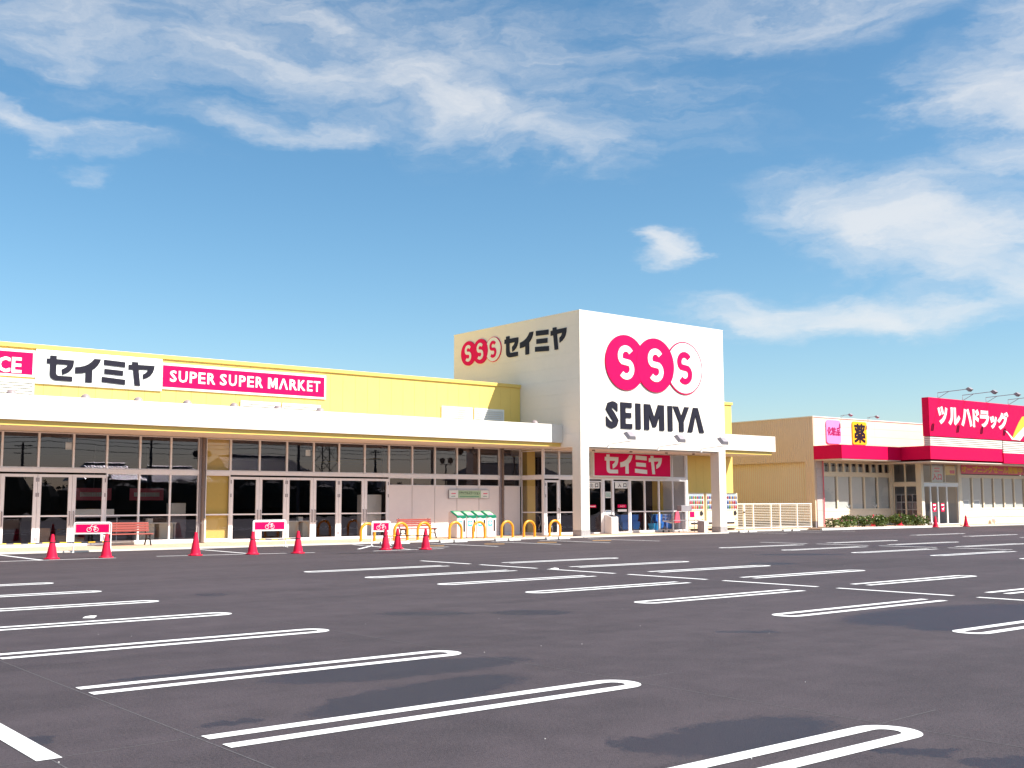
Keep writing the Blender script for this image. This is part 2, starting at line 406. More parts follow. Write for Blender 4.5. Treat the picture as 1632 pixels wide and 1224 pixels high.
def thing(name, label, cat, loc=(0, 0, 0), rz=0.0, group=None, world=True):
    o = bpy.data.objects.new(name, None); COL.objects.link(o); o.empty_display_size = .3
    o.location = loc; o.rotation_euler = (0, 0, rz)
    OFF[o.name] = Vector(loc) if world else Vector()
    return tag(o, label, cat, group)


def struct(name, mb, mat, parent=None, **kw):
    return build(name, mb, mat, parent, kind=None if parent else 'structure', **kw)


def print_bars(parent, x0, x1, z0, z1, y, rows, mat):
    """small print too small to read: rows of short bars"""
    r_ = random.Random(int(x0 * 100)); m_ = MB(); hh = (z1 - z0) / rows
    for r in range(rows):
        x = x0; z = z0 + r * hh
        while x < x1 - .01:
            w_ = min(x1 - x, r_.uniform(.02, .06)); m_.box(x, x + w_, y - .003, y, z + hh * .2, z + hh * .75); x += w_ + .012
    return build('print', m_, mat, parent)


def copy_tree(o, parent=None):
    c = o.copy(); COL.objects.link(c)
    if parent is not None: c.parent = parent
    for ch in list(o.children): copy_tree(ch, c)
    return c


def dup(o, loc, label, rz=None):
    c = copy_tree(o); c.location = loc
    if rz is not None: c.rotation_euler = (0, 0, rz)
    c['label'] = label
    return c


XA, YA, ZA = Vector((1, 0, 0)), Vector((0, 1, 0)), Vector((0, 0, 1))

# ------------------------------------------------------------------ lettering
KANA = {
    'se': [[(12, 0), (35, 0), (35, 13), (100, 13), (100, 22), (98, 38), (93, 50), (84, 61), (72, 69), (58, 75), (56, 53), (66, 47), (73, 41), (77, 33), (35, 33), (35, 70), (37, 76), (42, 80),
            (96, 80), (96, 100), (36, 100), (25, 97), (17, 91), (13, 83), (12, 74), (12, 33), (0, 33), (0, 13), (12, 13)]],
    'i': [[(74, 0), (100, 0), (96, 13), (89, 26), (79, 38), (67, 47), (67, 100), (41, 100), (41, 59), (28, 63), (12, 65), (0, 66), (0, 40), (15, 38), (35, 32), (50, 24), (62, 14), (69, 6)]],
    'mi': [[(7, 0), (98, 4), (98, 26), (7, 22)], [(10, 38), (90, 41), (90, 62), (10, 59)], [(0, 72), (100, 78), (100, 100), (0, 94)]],
    'ya': [[(13, 0), (35, 0), (36, 11), (100, 10), (98, 26), (93, 42), (84, 55), (72, 64), (56, 71), (56, 50), (65, 44), (71, 37), (74, 29), (38, 31), (46, 100), (25, 100), (17, 33), (0, 34), (0, 13), (14, 12)]],
    'E': [[(0, 0), (97, 0), (97, 19), (42, 19), (42, 39), (92, 39), (92, 58), (42, 58), (42, 81), (100, 81), (100, 100), (0, 100)]],
    'I': [[(0, 0), (100, 0), (100, 100), (0, 100)]],
    'M': [[(0, 0), (30, 0), (50, 50), (70, 0), (100, 0), (100, 100), (76, 100), (76, 42), (58, 88), (42, 88), (24, 42), (24, 100), (0, 100)]],
    'Y': [[(0, 0), (30, 0), (50, 38), (71, 0), (100, 0), (64, 62), (64, 100), (36, 100), (36, 62)]],
    'A': [[(36, 0), (64, 0), (100, 100), (72, 100), (50, 30), (28, 100), (0, 100)]],
}


def stroke(path, w):
    """outline of a centre line given a width"""
    L, Rr = [], []
    for i, p in enumerate(path):
        a = Vector(path[max(0, i - 1)]); b = Vector(path[min(len(path) - 1, i + 1)]); t = (b - a).normalized(); n = Vector((-t.y, t.x))
        L.append(Vector(p) + n * w / 2); Rr.append(Vector(p) - n * w / 2)
    return [(v.x, v.y) for v in L + Rr[::-1]]


def s_path(wd=100, ht=100, th=24):
    """centre line of a condensed S in a wd x ht box, y down"""
    r = wd / 2 - th / 2; ry = ht / 4 - th / 4 + 2; cx = wd / 2; pts = []
    c1 = th / 2 + ry; c2 = ht - th / 2 - ry
    for k in range(-35, -271, -12):
        a = math.radians(k); pts.append((cx + r * math.cos(a) * (0.96), c1 + ry * math.sin(a)))
    pts = [(cx + r * .98 * math.cos(math.radians(a)), c1 + ry * math.sin(math.radians(a))) for a in range(-32, -236, -12)]
    low = [(cx + r * .98 * math.cos(math.radians(a)), c2 + ry * math.sin(math.radians(a))) for a in range(-52, 150, 12)]
    return pts + low

for q, (wd, ht, th) in {'S': (66, 100, 25), 's': (64, 100, 18)}.items():
    o_ = stroke(s_path(wd, ht, th), th)
    x0 = min(p[0] for p in o_); x1 = max(p[0] for p in o_); y0 = min(p[1] for p in o_); y1 = max(p[1] for p in o_)
    KANA[q] = [[((p[0] - x0) / (x1 - x0) * 100, (p[1] - y0) / (y1 - y0) * 100) for p in o_]]


def glyph(key, parent, o, ex, n, w, h, d, mat, name='letter'):
    """letter whose lower left corner is o, w wide along ex and h high, standing d proud along n"""
    mb = MB()
    for pl in KANA[key]:
        pts = [(p[0] / 100 * w, (100 - p[1]) / 100 * h) for p in pl]
        mb.prism(pts, o, ex, ZA, n, d)
    return build(name, mb, mat, parent)


def text_mesh(body, bold=0.0, res=2):
    c = bpy.data.curves.new('lettering', 'FONT'); c.body = body; c.resolution_u = res; c.offset = bold
    o = bpy.data.objects.new('lettering', c); COL.objects.link(o)
    dg = bpy.context.evaluated_depsgraph_get(); dg.update()
    me = o.evaluated_get(dg).to_mesh()
    vs = [v.co.copy() for v in me.vertices]; fs = [tuple(p.vertices) for p in me.polygons]
    o.evaluated_get(dg).to_mesh_clear()
    bpy.data.objects.remove(o); bpy.data.curves.remove(c)
    return vs, fs


def text(body, parent, o, ex, n, w, h, mat, d=.012, bold=0.0, name='letter', lean=0.0, heavy=0.0):
    """font lettering fitted to a w x h box with lower left corner o"""
    vs, fs = text_mesh(body, bold)
    if not vs: return None
    x0 = min(v.x for v in vs); x1 = max(v.x for v in vs); y0 = min(v.y for v in vs); y1 = max(v.y for v in vs)
    o, ex, n = Vector(o), Vector(ex), Vector(n); mb = MB()
    shifts = [(0, 0)]
    if heavy > 0: shifts = [(0, 0), (heavy, 0), (0, heavy), (heavy, heavy), (heavy / 2, heavy / 2)]; w -= heavy; h -= heavy
    # sides from the outline edges so that the letters have a real thickness
    from collections import Counter
    ec = Counter()
    for f in fs:
        for i in range(len(f)): ec[tuple(sorted((f[i], f[(i + 1) % len(f)])))] += 1
    for i, (sx, sz) in enumerate(shifts):
        P = []; di = d + .0006 * i
        for v in vs:
            a = (v.x - x0) / (x1 - x0) * w + sx; b = (v.y - y0) / (y1 - y0) * h + sz
            P.append(o + ex * (a + lean * b) + ZA * b + n * di)
        k = len(P); fb = [(a, b, b + k, a + k) for (a, b), c_ in ec.items() if c_ == 1]
        mb.add(P + [p - n * (di * .98) for p in P], list(fs) + fb)
    ob = build(name, mb, mat, parent, flat=True)
    # faces must look along n
    me = ob.data
    if len(me.polygons) and me.polygons[0].normal.dot(n) < 0: me.flip_normals()
    return ob

# ================================================================== THE SETTING
mb = MB(); mb.quad((-3000, -3000, -.06), (3000, -3000, -.06), (3000, 3000, -.06), (-3000, 3000, -.06))
struct('ground', mb, 'farground', flat=True)
mb = MB(); mb.quad((-70, -34, 0), (130, -34, 0), (130, 90, 0), (-70, 90, 0))
lot = struct('parking_lot', mb, 'asphalt', flat=True)

PZ = .004
def flatpart(name, polys, mat, z=PZ, parent=None):
    m_ = MB()
    for p in polys:
        tri = tessellate_polygon([[Vector((q[0], q[1], 0)) for q in p]])
        m_.add([(q[0], q[1], z) for q in p], [tuple(t) for t in tri])
    o = build(name, m_, mat, parent or lot, flat=True)
    for pl in o.data.polygons:
        if pl.normal.z < 0: pl.flip()
    return o


def hairpin_polys(L, w=.46, t=.135):
    """U-shaped stall line: open end at 0, round end at L"""
    r = w / 2; out = [(0, r), (0, r - t)]
    inn = []
    for k in range(90, -91, -12):
        a = math.radians(k); inn.append((L - r + (r - t) * math.cos(a), (r - t) * math.sin(a)))
    out += inn + [(0, -r + t), (0, -r)]
    for k in range(-90, 91, -12 if False else 12):
        a = math.radians(k); out.append((L - r + r * math.cos(a), r * math.sin(a)))
    return [out]


def parking(name, polys, loc, rz=0.0, z=PZ, share={}):
    key = repr(polys)
    if key not in share:
        o = flatpart(name, polys, 'paint', 0.0); share[key] = o
    else:
        o = share[key].copy(); COL.objects.link(o)
    o.location = (loc[0], loc[1], z); o.rotation_euler = (0, 0, rz)
    return o
LAT = [4.25 + 2.615 * k for k in range(10)]
LATA = [4.28, 6.84, 9.37, 12.04, 14.74, 17.38, 20.02, 22.75]
HA = hairpin_polys(3.75); HB = hairpin_polys(3.87); HC = hairpin_polys(3.95); HD = hairpin_polys(4.4)
for y in LATA: parking('parking_line', HA, (3.1, y))
for y in LAT[:8]:
    if y > 5: parking('parking_line', HB, (16.12, y), math.pi)
    if y > 5: parking('parking_line', HC, (18.05, y))
for y in LAT[2:9]: parking('parking_line', HD, (33.85, y - .05), math.pi)
for y in LAT[3:9]: parking('parking_line', HD, (36.1, y + .25))
for y in LAT[5:10]: parking('parking_line', HD, (47.4, y + 1.0), math.pi * 0)
CL = [[(-.065, 0), (.065, 0), (.065, 2.2), (-.065, 2.2)]]
for y in LATA[1:5]: parking('centre_line', [[(-.075, 0), (.075, 0), (.075, 2.3), (-.075, 2.3)]], (2.13, y + .17))
parking('centre_line', [[(-.075, 0), (.075, 0), (.075, 2.3), (-.075, 2.3)]], (2.13, LATA[1] - .24 - 2.3))
for y in LAT[1:8]: parking('centre_line', CL, (17.05, y + .21))
for y in LAT[3:9]: parking('centre_line', CL, (34.95, y + .45))


def line(x0, y0, x1, y1, w=.12, z=PZ, mat='paint', name='parking_line'):
    d = Vector((x1 - x0, y1 - y0)).normalized(); n = Vector((-d.y, d.x)) * w / 2
    return flatpart(name, [[(x0 + n.x, y0 + n.y), (x0 - n.x, y0 - n.y), (x1 - n.x, y1 - n.y), (x1 + n.x, y1 + n.y)]], mat, z)
# bays along the shop front and the cycle areas
for x in (24.85, 27.85, 30.4, 33.2, 46.1, 49.0, 52.0): line(x, 31.5 if x < 40 else 35.0, x, 35.75 if x < 40 else 38.9)
for x0, y0, x1, y1 in [(-2, 32.6, 11.45, 32.3), (9.42, 32.45, 9.42, 37.1), (12.7, 32.45, 17.45, 31.5), (15.55, 32.05, 15.75, 36.6), (19.4, 31.15, 22.3, 31.3),
                       (21.0, 31.4, 22.0, 36.8), (19.9, 32.9, 21.6, 34.9), (22.0, 32.4, 23.3, 32.4)]: line(x0, y0, x1, y1, .13, PZ * 2)
for x in (23.5, 26.32, 28.97, 31.95): line(x - .3, 33.6 + .24, x + .3, 33.6 - .24, .34, PZ, 'orange', 'parking_mark')
for a in [(3.06, .5, 3.06, 13.5), (6.86, 2.5, 6.86, 24), (.4, 7.0, 3.1, 7.06), (2.14, 5.5, 2.14, 7.2), (6.4, 4.45, 7.6, 4.5), (4.6, 9.6, 7.3, 9.62), (6.55, 6.95, 7.5, 6.97)]:
    line(*a, w=.009, z=PZ * .5, mat='chalk', name='chalk_line')

# raised walk along both shops
walk = MB(); walk.box(-30, 34.25, 37.45, 41.60, -.05, .05); walk.box(34.25, 44.3, 37.42, 39.90, -.05, .05); walk.box(44.3, 56.0, 39.05, 41.65, -.05, .05)
walk.box(34.30, 44.25, 39.90, 41.6, -.05, .045)
walkway = struct('walkway', walk, 'paver')
for x in range(-29, 34, 2):
    mb = MB(); mb.box(x, x + 1.99, 37.30, 37.449, -.05, .056); build('kerb_stone', mb, 'sill', walkway)
for x in range(34, 44, 2):
    mb = MB(); mb.box(x + .35, x + 2.34, 37.27, 37.419, -.05, .054); build('kerb_stone', mb, 'sill', walkway)
for x in range(0, 6):
    mb = MB(); mb.box(44.4 + 2 * x, 46.39 + 2 * x, 38.90, 39.049, -.05, .056); build('kerb_stone', mb, 'sill', walkway)

# ================================================================== SUPERMARKET
YW, YC, YT, YV, XT = 41.65, 38.58, 37.34, 39.95, 34.25
ms = thing('supermarket', 'long yellow supermarket with white canopy, glass front and square white entrance tower', 'supermarket', (30.0, YW, 0))
# upper yellow wall: one panel after the other
pm = None
def wpanel(x0, w, z0, z1, y, mat, name='wall_panel', parent=ms, t=.05, gap=.007, joint='x'):
    m_ = MB(); m_.box(x0 + gap / 2, x0 + w - gap / 2, y, y + t, z0, z1); return build(name, m_, mat, parent)
xx = 34.235
while xx > 7.0:
    w = .62; wpanel(xx - w, w, 4.95, 7.15, YW, 'yellow'); xx -= w
mb = MB(); mb.box(-14, xx, YW, YW + .05, 4.95, 7.15); build('wall_panel', mb, 'yellow', ms)
mb = MB(); mb.box(-14, 34.24, YW + .055, 78, 4.30, 7.145); mb.box(-14, 34.3, 62, 78, 0, 4.29); build('wall_core', mb, 'yellow', ms)
mb = MB(); mb.box(34.30, 44.30, 47.19, 78, 4.13, 7.14); mb.box(34.31, 44.29, 62, 77.9, 0, 4.12); build('wall_core', mb, 'yellow', ms)
xx = 44.36
for k in range(9):
    w = .6289; wpanel(xx, w, .06, 7.15, YW, 'yellow'); xx += w
mb = MB(); mb.box(44.33, 50.02, YW + .055, 78, .0, 7.145); build('wall_core', mb, 'yellow', ms)
mb = MB(); mb.box(-14, 34.245, YW - .07, YW + .25, 7.152, 7.31); build('parapet_cap', mb, 'capy', ms, bevel=.01)
mb = MB(); mb.box(44.31, 50.09, YW - .07, YW + .25, 7.152, 7.31); mb.box(49.85, 50.09, YW + .26, 78, 7.152, 7.31); build('parapet_cap', mb, 'capy', ms, bevel=.01)
# canopy
def canopy(x0, x1):
    m_ = MB(); m_.box(x0, x1, YC, YC + .12, 4.34, 5.18); f = build('canopy_fascia', m_, 'white2', ms, bevel=.008)
    m_ = MB(); m_.box(x0 + .08, x1 - .2 if x1 > 40 else x1, YC + .125, YC + .22, 4.16, 4.335); build('canopy_lip', m_, 'capy', ms)
    m_ = MB(); m_.box(x0, x1, YC + .122, YW - .075, 4.92, 5.0); build('canopy_roof', m_, 'roofd', ms)
    m_ = MB(); m_.box(x0 + .08, x1 - .2 if x1 > 40 else x1, YC + .222, YW - .02, 4.165, 4.22); build('canopy_soffit', m_, 'soffit', ms)
    return f
canopy(-14, 34.248); fR = canopy(44.32, 50.02)
mb = MB(); mb.box(49.90, 50.02, YC + .124, YW - .08, 4.36, 5.17); build('canopy_fascia', mb, 'white2', ms)
# louvres behind the canopy edge
for x0, x1 in [(9.75, 11.58), (19.56, 21.34), (21.42, 23.21), (29.51, 31.29), (31.40, 33.18)]:
    zt = 6.03 if x0 < 12 or x0 > 28 else 5.72
    mb = MB()
    mb.box(x0, x0 + .06, YW - .07, YW - .003, 5.02, zt); mb.box(x1 - .06, x1, YW - .07, YW - .003, 5.02, zt); mb.box(x0 + .06, x1 - .06, YW - .07, YW - .003, zt - .07, zt)
    lv = build('louvre', mb, 'signw', ms)
    z = 5.03
    while z < zt - .12:
        mb = MB(); mb.add([(x0 + .06, YW - .068, z), (x1 - .06, YW - .068, z), (x1 - .06, YW - .006, z + .075), (x0 + .06, YW - .006, z + .075),
                           (x0 + .06, YW - .068, z + .022), (x1 - .06, YW - .068, z + .022), (x1 - .06, YW - .006, z + .097), (x0 + .06, YW - .006, z + .097)],
                          [(0, 3, 2, 1), (4, 5, 6, 7), (0, 1, 5, 4), (1, 2, 6, 5), (2, 3, 7, 6), (3, 0, 4, 7)])
        build('slat', mb, 'signw', lv); z += .095


# glazed front: windows, doors
def frame_rect(m_, x0, x1, z0, z1, y, t, fw, ax='x'):
    def bx(a, b, c, d):
        if ax == 'x': m_.box(a, b, y, y + t, c, d)
        else: m_.box(y, y + t, a, b, c, d)
    bx(x0, x0 + fw, z0, z1); bx(x1 - fw, x1, z0, z1); bx(x0 + fw, x1 - fw, z0, z0 + fw); bx(x0 + fw, x1 - fw, z1 - fw, z1)
    return bx


def pane(parent, x0, x1, z0, z1, y, ax='x', mat='glass', name='pane'):
    m_ = MB()
    if ax == 'x': m_.quad((x0, y, z0), (x1, y, z0), (x1, y, z1), (x0, y, z1))
    else: m_.quad((y, x0, z0), (y, x1, z0), (y, x1, z1), (y, x0, z1))
    return build(name, m_, mat, parent, flat=True)


def window(x0, x1, z0, z1, y, parent, mids=(), fw=.035, ax='x', mat='alu', gm='glass', t=.09):
    m_ = MB(); bx = frame_rect(m_, x0, x1, z0, z1, y, t, fw, ax)
    for z in mids:
        bx(x0 + fw, x1 - fw, z - .028, z + .028)
    w_ = build('window', m_, mat, parent)
    pane(w_, x0 + fw * .6, x1 - fw * .6, z0 + fw * .6, z1 - fw * .6, y + t * .55, ax, gm)
    return w_


def door(x0, x1, z0, z1, y, parent, handle, mid=1.14, mat='alu', gm='glass', hinge=True):
    m_ = MB(); st, t = .13, .06
    m_.box(x0, x0 + st, y, y + t, z0, z1); m_.box(x1 - st, x1, y, y + t, z0, z1)
    m_.box(x0 + st, x1 - st, y, y + t, z1 - .10, z1); m_.box(x0 + st, x1 - st, y, y + t, z0, z0 + .10)
    m_.box(x0 + st, x1 - st, y + .004, y + t, mid - .028, mid + .028)
    d = build('door', m_, mat, parent)
    pane(d, x0 + st * .7, x1 - st * .7, z0 + .08, z1 - .08, y + t * .6, 'x', gm)
    hx = x1 - .065 if handle == 'r' else x0 + .065
    m_ = MB(); m_.tube([(hx, y - .002, .80), (hx, y - .05, .80), (hx, y - .05, 1.30), (hx, y - .002, 1.30)], .018, 8); build('handle', m_, 'alu_d', d)
    if hinge:
        hx = x0 + .03 if handle == 'r' else x1 - .03
        for z in (.32, 1.9, z1 - .2):
            m_ = MB(); m_.box(hx - .018, hx + .018, y - .012, y - .001, z - .07, z + .07); build('hinge', m_, 'alu_d', d)
    return d
bays = [8.14, 9.38, 10.62, 11.86, 13.08, 14.30, 15.55, 16.76, 17.90]
bays2 = [19.23, 20.49, 21.72, 22.97, 24.19, 25.47, 26.72, 27.96, 29.20, 30.45, 31.73, 32.95]
doors = {9.38: 'r', 10.62: 'l', 11.86: 'r', 13.08: 'l', 19.23: 'r', 20.49: 'l', 21.72: 'r', 22.97: 'l', 24.19: 'r', 25.47: 'l', 8.14: 'l'}
for bl in (bays, bays2, [33.17, 34.24]):
    for a, b in zip(bl[:-1], bl[1:]):
        window(a, b, 2.86, 4.155, YW, ms)
        if a in doors: door(a + .006, b - .006, .06, 2.64, YW + .012, ms, doors[a])
        elif a < 19: window(a, b, .17, 2.71, YW, ms, (1.14,))
        else:
            window(a, b, 2.35, 2.71, YW, ms)
            mb = MB(); mb.box(a + .012, b - .012, YW + .03, YW + .06, .20, 2.346); build('wall_panel', mb, 'panelw', ms)
            mb = MB(); mb.box(a + .002, b - .002, YW + .02, YW + .06, .06, .196); build('plinth', mb, 'alu', ms)
    mb = MB(); mb.box(bl[0], bl[-1], YW - .02, YW + .10, 2.713, 2.857); build('transom', mb, 'alu', ms)
    mb = MB(); mb.box(bl[0], bl[-1], YW - .03, YW + .12, .047, .058); build('threshold', mb, 'sill', ms)
for a, b in ((14.30, 17.9),):
    mb = MB(); mb.box(a + .002, b, YW - .03, YW + .1, .06, .168); build('window_sill', mb, 'sill', ms)
# yellow column behind glass, downpipes
mb = MB(); mb.box(18.20, 19.21, YW + .16, YW + .40, .06, 4.16); build('column', mb, 'yellow', ms)
window(18.19, 19.225, 2.86, 4.155, YW, ms); window(18.19, 19.225, .17, 2.71, YW, ms, (1.14,))
mb = MB(); mb.box(18.19, 19.225, YW - .02, YW + .10, 2.713, 2.857); build('transom', mb, 'alu', ms)
mb = MB(); mb.box(18.19, 19.225, YW - .03, YW + .1, .06, .168); build('window_sill', mb, 'sill', ms)
for x0, mt in ((18.05, 'brown'), (33.08, 'brown')):
    mb = MB(); mb.box(x0 - .14, x0 + .075, YW - .06, YW + .1, .06, 4.16); build('post', mb, 'alu_d', ms)
    mb = MB(); mb.tube([(x0 - .02, YW - .12, 4.16), (x0 - .02, YW - .12, .07)], .055, 12)
    dp = build('downpipe', mb, mt, ms, smooth='auto')
    for z in (.8, 2.2, 3.4):
        mb = MB(); mb.box(x0 - .085, x0 + .045, YW - .15, YW - .062, z, z + .04); build('pipe_clip', mb, 'alu_d', dp)
mb = MB(); mb.tube([(18.13, YW - .14, 1.0), (18.13, YW - .14, .07)], .05, 12); build('pipe_guard', mb, 'sill', ms, smooth='auto')
# inside of the shop
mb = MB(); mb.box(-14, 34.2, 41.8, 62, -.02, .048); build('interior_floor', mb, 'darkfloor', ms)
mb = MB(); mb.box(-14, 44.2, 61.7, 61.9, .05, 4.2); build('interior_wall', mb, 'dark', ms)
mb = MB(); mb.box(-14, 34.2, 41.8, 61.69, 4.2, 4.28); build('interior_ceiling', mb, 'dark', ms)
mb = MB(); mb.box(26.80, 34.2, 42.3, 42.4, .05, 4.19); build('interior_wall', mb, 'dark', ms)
# ---- tower
tz0, tz1 = 4.125, 10.40
nrow = 10; rh = (tz1 - tz0) / nrow
for k in range(nrow):
    z0 = tz0 + k * rh
    mb = MB(); mb.box(34.255, 44.30, YT, YT + .06, z0 + .0015, z0 + rh - .0015); build('wall_panel', mb, 'white', ms)
    mb = MB(); mb.box(XT, XT + .06, YT + .062, 47.17, z0 + .0015, z0 + rh - .0015); build('wall_panel', mb, 'white', ms)
mb = MB(); mb.box(34.312, 44.298, YT + .062, 47.16, tz0 + .002, tz1 - .01); build('tower_core', mb, 'white', ms)
mb = MB(); mb.box(XT - .015, 44.315, YT - .015, 47.18, tz1, tz1 + .05); build('tower_cap', mb, 'white2', ms)
for x0, x1 in ((XT, 34.77), (43.79, 44.30)):
    mb = MB(); mb.box(x0, x1, YT, 37.90, .33, tz0 - .001); pl = build('pillar', mb, 'white', ms)
    mb = MB(); mb.box(x0 - .012, x1 + .012, YT - .012, 37.912, .0, .328); build('plinth', mb, 'stone' if x0 > 40 else 'stone', pl)
mb = MB(); mb.box(34.80, 43.78, YT + .12, YV - .02, 4.06, 4.12); build('portico_soffit', mb, 'soffit', ms)
for x in (36.0, 38.5, 41.0, 43.0):
    mb = MB(); mb.box(x - .05, x + .05, 38.3, 38.4, 4.0, 4.058); build('ceiling_hook', mb, 'brown', ms)
# vestibule glazing, front
vx = [34.30, 35.27, 36.20, 36.95]
window(34.30, 35.27, 2.86, 4.055, YV, ms); window(35.27, 36.20, 2.86, 4.055, YV, ms)
door(34.36, 35.25, .06, 2.64, YV + .012, ms, 'r', 1.12); window(35.27, 36.20, .13, 2.71, YV, ms, (1.12,))
window(36.20, 37.05, .13, 2.71, YV, ms, (1.12,)); window(36.20, 38.2, 2.86, 4.055, YV, ms)
# sliding doors
def slide(x0, x1):
    m_ = MB(); frame_rect(m_, x0, x1, .07, 2.64, YV + .02, .05, .055); d = build('sliding_door', m_, 'alu', ms)
    pane(d, x0 + .04, x1 - .04, .1, 2.6, YV + .045, 'x', 'glass'); return d
d_exit = slide(37.07, 38.06); d_in = slide(38.84, 39.95)
window(38.2, 38.76, .13, 2.71, YV, ms, (1.12,)); window(38.2, 40.02, 2.86, 4.055, YV, ms)
for x0, x1 in ((38.065, 38.195), (38.765, 38.835), (39.955, 40.03)):
    mb = MB(); mb.box(x0, x1, YV - .01, YV + .1, .05, 2.71); build('post', mb, 'alu', ms)
for a, b in ((40.04, 41.07), (41.07, 42.12), (42.12, 43.15), (43.15, 44.12)):
    window(a, b, .13, 2.71, YV, ms, (1.12,), gm='glass2'); window(a, b, 2.86, 4.055, YV, ms, gm='glass2')
mb = MB(); mb.box(34.30, 44.12, YV - .02, YV + .1, 2.713, 2.857); build('transom', mb, 'alu', ms)
mb = MB(); mb.box(34.30, 37.06, YV - .03, YV + .1, .055, .128); mb.box(40.03, 44.12, YV - .03, YV + .1, .055, .128); build('window_sill', mb, 'sill', ms)
mb = MB(); mb.box(44.125, 44.28, YV - .03, YV + .12, .05, 4.055); mb.box(44.2, 44.28, YV + .13, YW, .05, 4.055); build('post', mb, 'alu', ms)
# vestibule glazing, left side
mb = MB(); mb.box(34.262, 34.298, YV - .01, YV + .12, .05, 4.12); build('post', mb, 'alu', ms)
window(YV + .125, YW - .03, .13, 2.71, 34.262, ms, (1.12,), ax='y', t=.04); window(YV + .125, YW - .03, 2.86, 4.055, 34.262, ms, ax='y', t=.04)
mb = MB(); mb.box(34.255, 34.30, YV + .125, YW - .03, 2.713, 2.857); build('transom', mb, 'alu', ms)
mb = MB(); mb.box(34.255, 34.30, YV + .125, YW - .03, .045, .128); build('window_sill', mb, 'sill', ms)
# vestibule inside
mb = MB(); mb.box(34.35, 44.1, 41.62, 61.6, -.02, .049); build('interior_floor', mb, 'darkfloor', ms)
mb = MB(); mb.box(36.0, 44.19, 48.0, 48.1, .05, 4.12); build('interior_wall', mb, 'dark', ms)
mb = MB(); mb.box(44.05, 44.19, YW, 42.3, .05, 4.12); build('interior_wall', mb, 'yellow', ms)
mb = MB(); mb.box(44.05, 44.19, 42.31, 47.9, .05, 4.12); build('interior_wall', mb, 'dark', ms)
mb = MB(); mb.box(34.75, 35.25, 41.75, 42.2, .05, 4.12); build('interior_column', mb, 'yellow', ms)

# ------------------------------------------------------------------ signs on the supermarket
N_F = Vector((0, -1, 0))
def fascia_sign(name, x0, x1, z0, z1, label, face, border=None, bw=.09):
    s_ = thing(name, label, 'sign', ((x0 + x1) / 2, YW, z0))
    if border:
        m_ = MB(); m_.box(x0, x1, YW - .06, YW - .002, z0, z1); build('sign_frame', m_, border, s_, bevel=.006)
        m_ = MB(); m_.box(x0 + .02, x1 - bw, YW - .068, YW - .061, z0 + bw, z1 - bw); build('sign_face', m_, face, s_)
    else:
        m_ = MB(); m_.box(x0, x1, YW - .066, YW - .002, z0, z1); build('sign_face', m_, face, s_, bevel=.006)
    return s_
sg = fascia_sign('wall_sign', 11.60, 16.27, 5.89, 7.14, 'large white wall sign with dark katakana letters on the yellow wall between two red signs', 'signw')
for k, x0, x1 in (('se', 11.98, 12.93), ('i', 12.99, 13.91), ('mi', 13.97, 14.84), ('ya', 14.96, 15.96)):
    glyph(k, sg, (x0, YW - .067, 6.04), XA, N_F, x1 - x0, .90, .03, 'ink')
sg = fascia_sign('wall_sign', 16.28, 23.46, 5.98, 7.00, 'long red wall sign reading SUPER SUPER MARKET with a white border', 'red', 'signw')
LT = [('S', 16.60, 16.84), ('U', 16.95, 17.28), ('P', 17.40, 17.67), ('E', 17.76, 18.02), ('R', 18.13, 18.43), ('S', 18.66, 18.92), ('U', 19.04, 19.35), ('P', 19.48, 19.74), ('E', 19.84, 20.10),
      ('R', 20.21, 20.50), ('M', 20.74, 21.17), ('Λ', 21.26, 21.64), ('R', 21.74, 22.06), ('K', 22.13, 22.45), ('E', 22.56, 22.79), ('T', 22.87, 23.16)]
for ch, x0, x1 in LT:
    if ch == 'M': glyph('M', sg, (x0, YW - .069, 6.28), XA, N_F, x1 - x0, .45, .006, 'signw'); continue
    text(ch, sg, (x0 - .02, YW - .069, 6.28), XA, N_F, x1 - x0 + .03, .45, 'signw', .006, .004, heavy=.022)
sg = fascia_sign('wall_sign', 8.2, 11.585, 6.10, 7.07, 'red wall sign with the white letters CE cut off by the picture edge', 'red', 'signw')
for ch, x0, x1 in (('C', 10.33, 10.72), ('E', 10.80, 11.10)): text(ch, sg, (x0 - .02, YW - .069, 6.22), XA, N_F, x1 - x0 + .04, .56, 'signw', .006, .006, heavy=.035)


def disc(parent, name, c, r, ex, n, d0, d1, mat):
    m_ = MB(); pts = [(r * math.cos(2 * math.pi * k / 64), r * math.sin(2 * math.pi * k / 64)) for k in range(64)]
    m_.prism(pts, Vector(c) + Vector(n) * d0, ex, ZA, n, d1 - d0); return build(name, m_, mat, parent)


def logo(c3, ex, n, r, sw, sh, lab):
    s_ = thing('circle_logo', lab, 'sign', (Vector(c3[1]) - Vector((0, 0, r))))
    disc(s_, 'disc', c3[2], r, ex, n, .004, .05, 'red'); disc(s_, 'disc_face', c3[2], r * .955, ex, n, .0505, .056, 'signw')
    disc(s_, 'disc', c3[0], r, ex, n, .002, .060, 'red'); disc(s_, 'disc', c3[1], r, ex, n, .003, .066, 'red')
    for c, d, mt in ((c3[0], .061, 'signw'), (c3[1], .067, 'signw'), (c3[2], .057, 'red')):
        glyph('s', s_, Vector(c) - Vector(ex) * sw / 2 - ZA * sh / 2 + Vector(n) * d, ex, n, sw, sh, .02, mt)
    return s_
logo([(37.17, YT, 8.20), (39.19, YT, 8.22), (41.29, YT, 8.235)], XA, N_F, 1.325, 1.08, 1.64, 'three large overlapping S S S circles on the sunlit tower front')
N_L = Vector((-1, 0, 0)); exl = Vector((0, -1, 0))
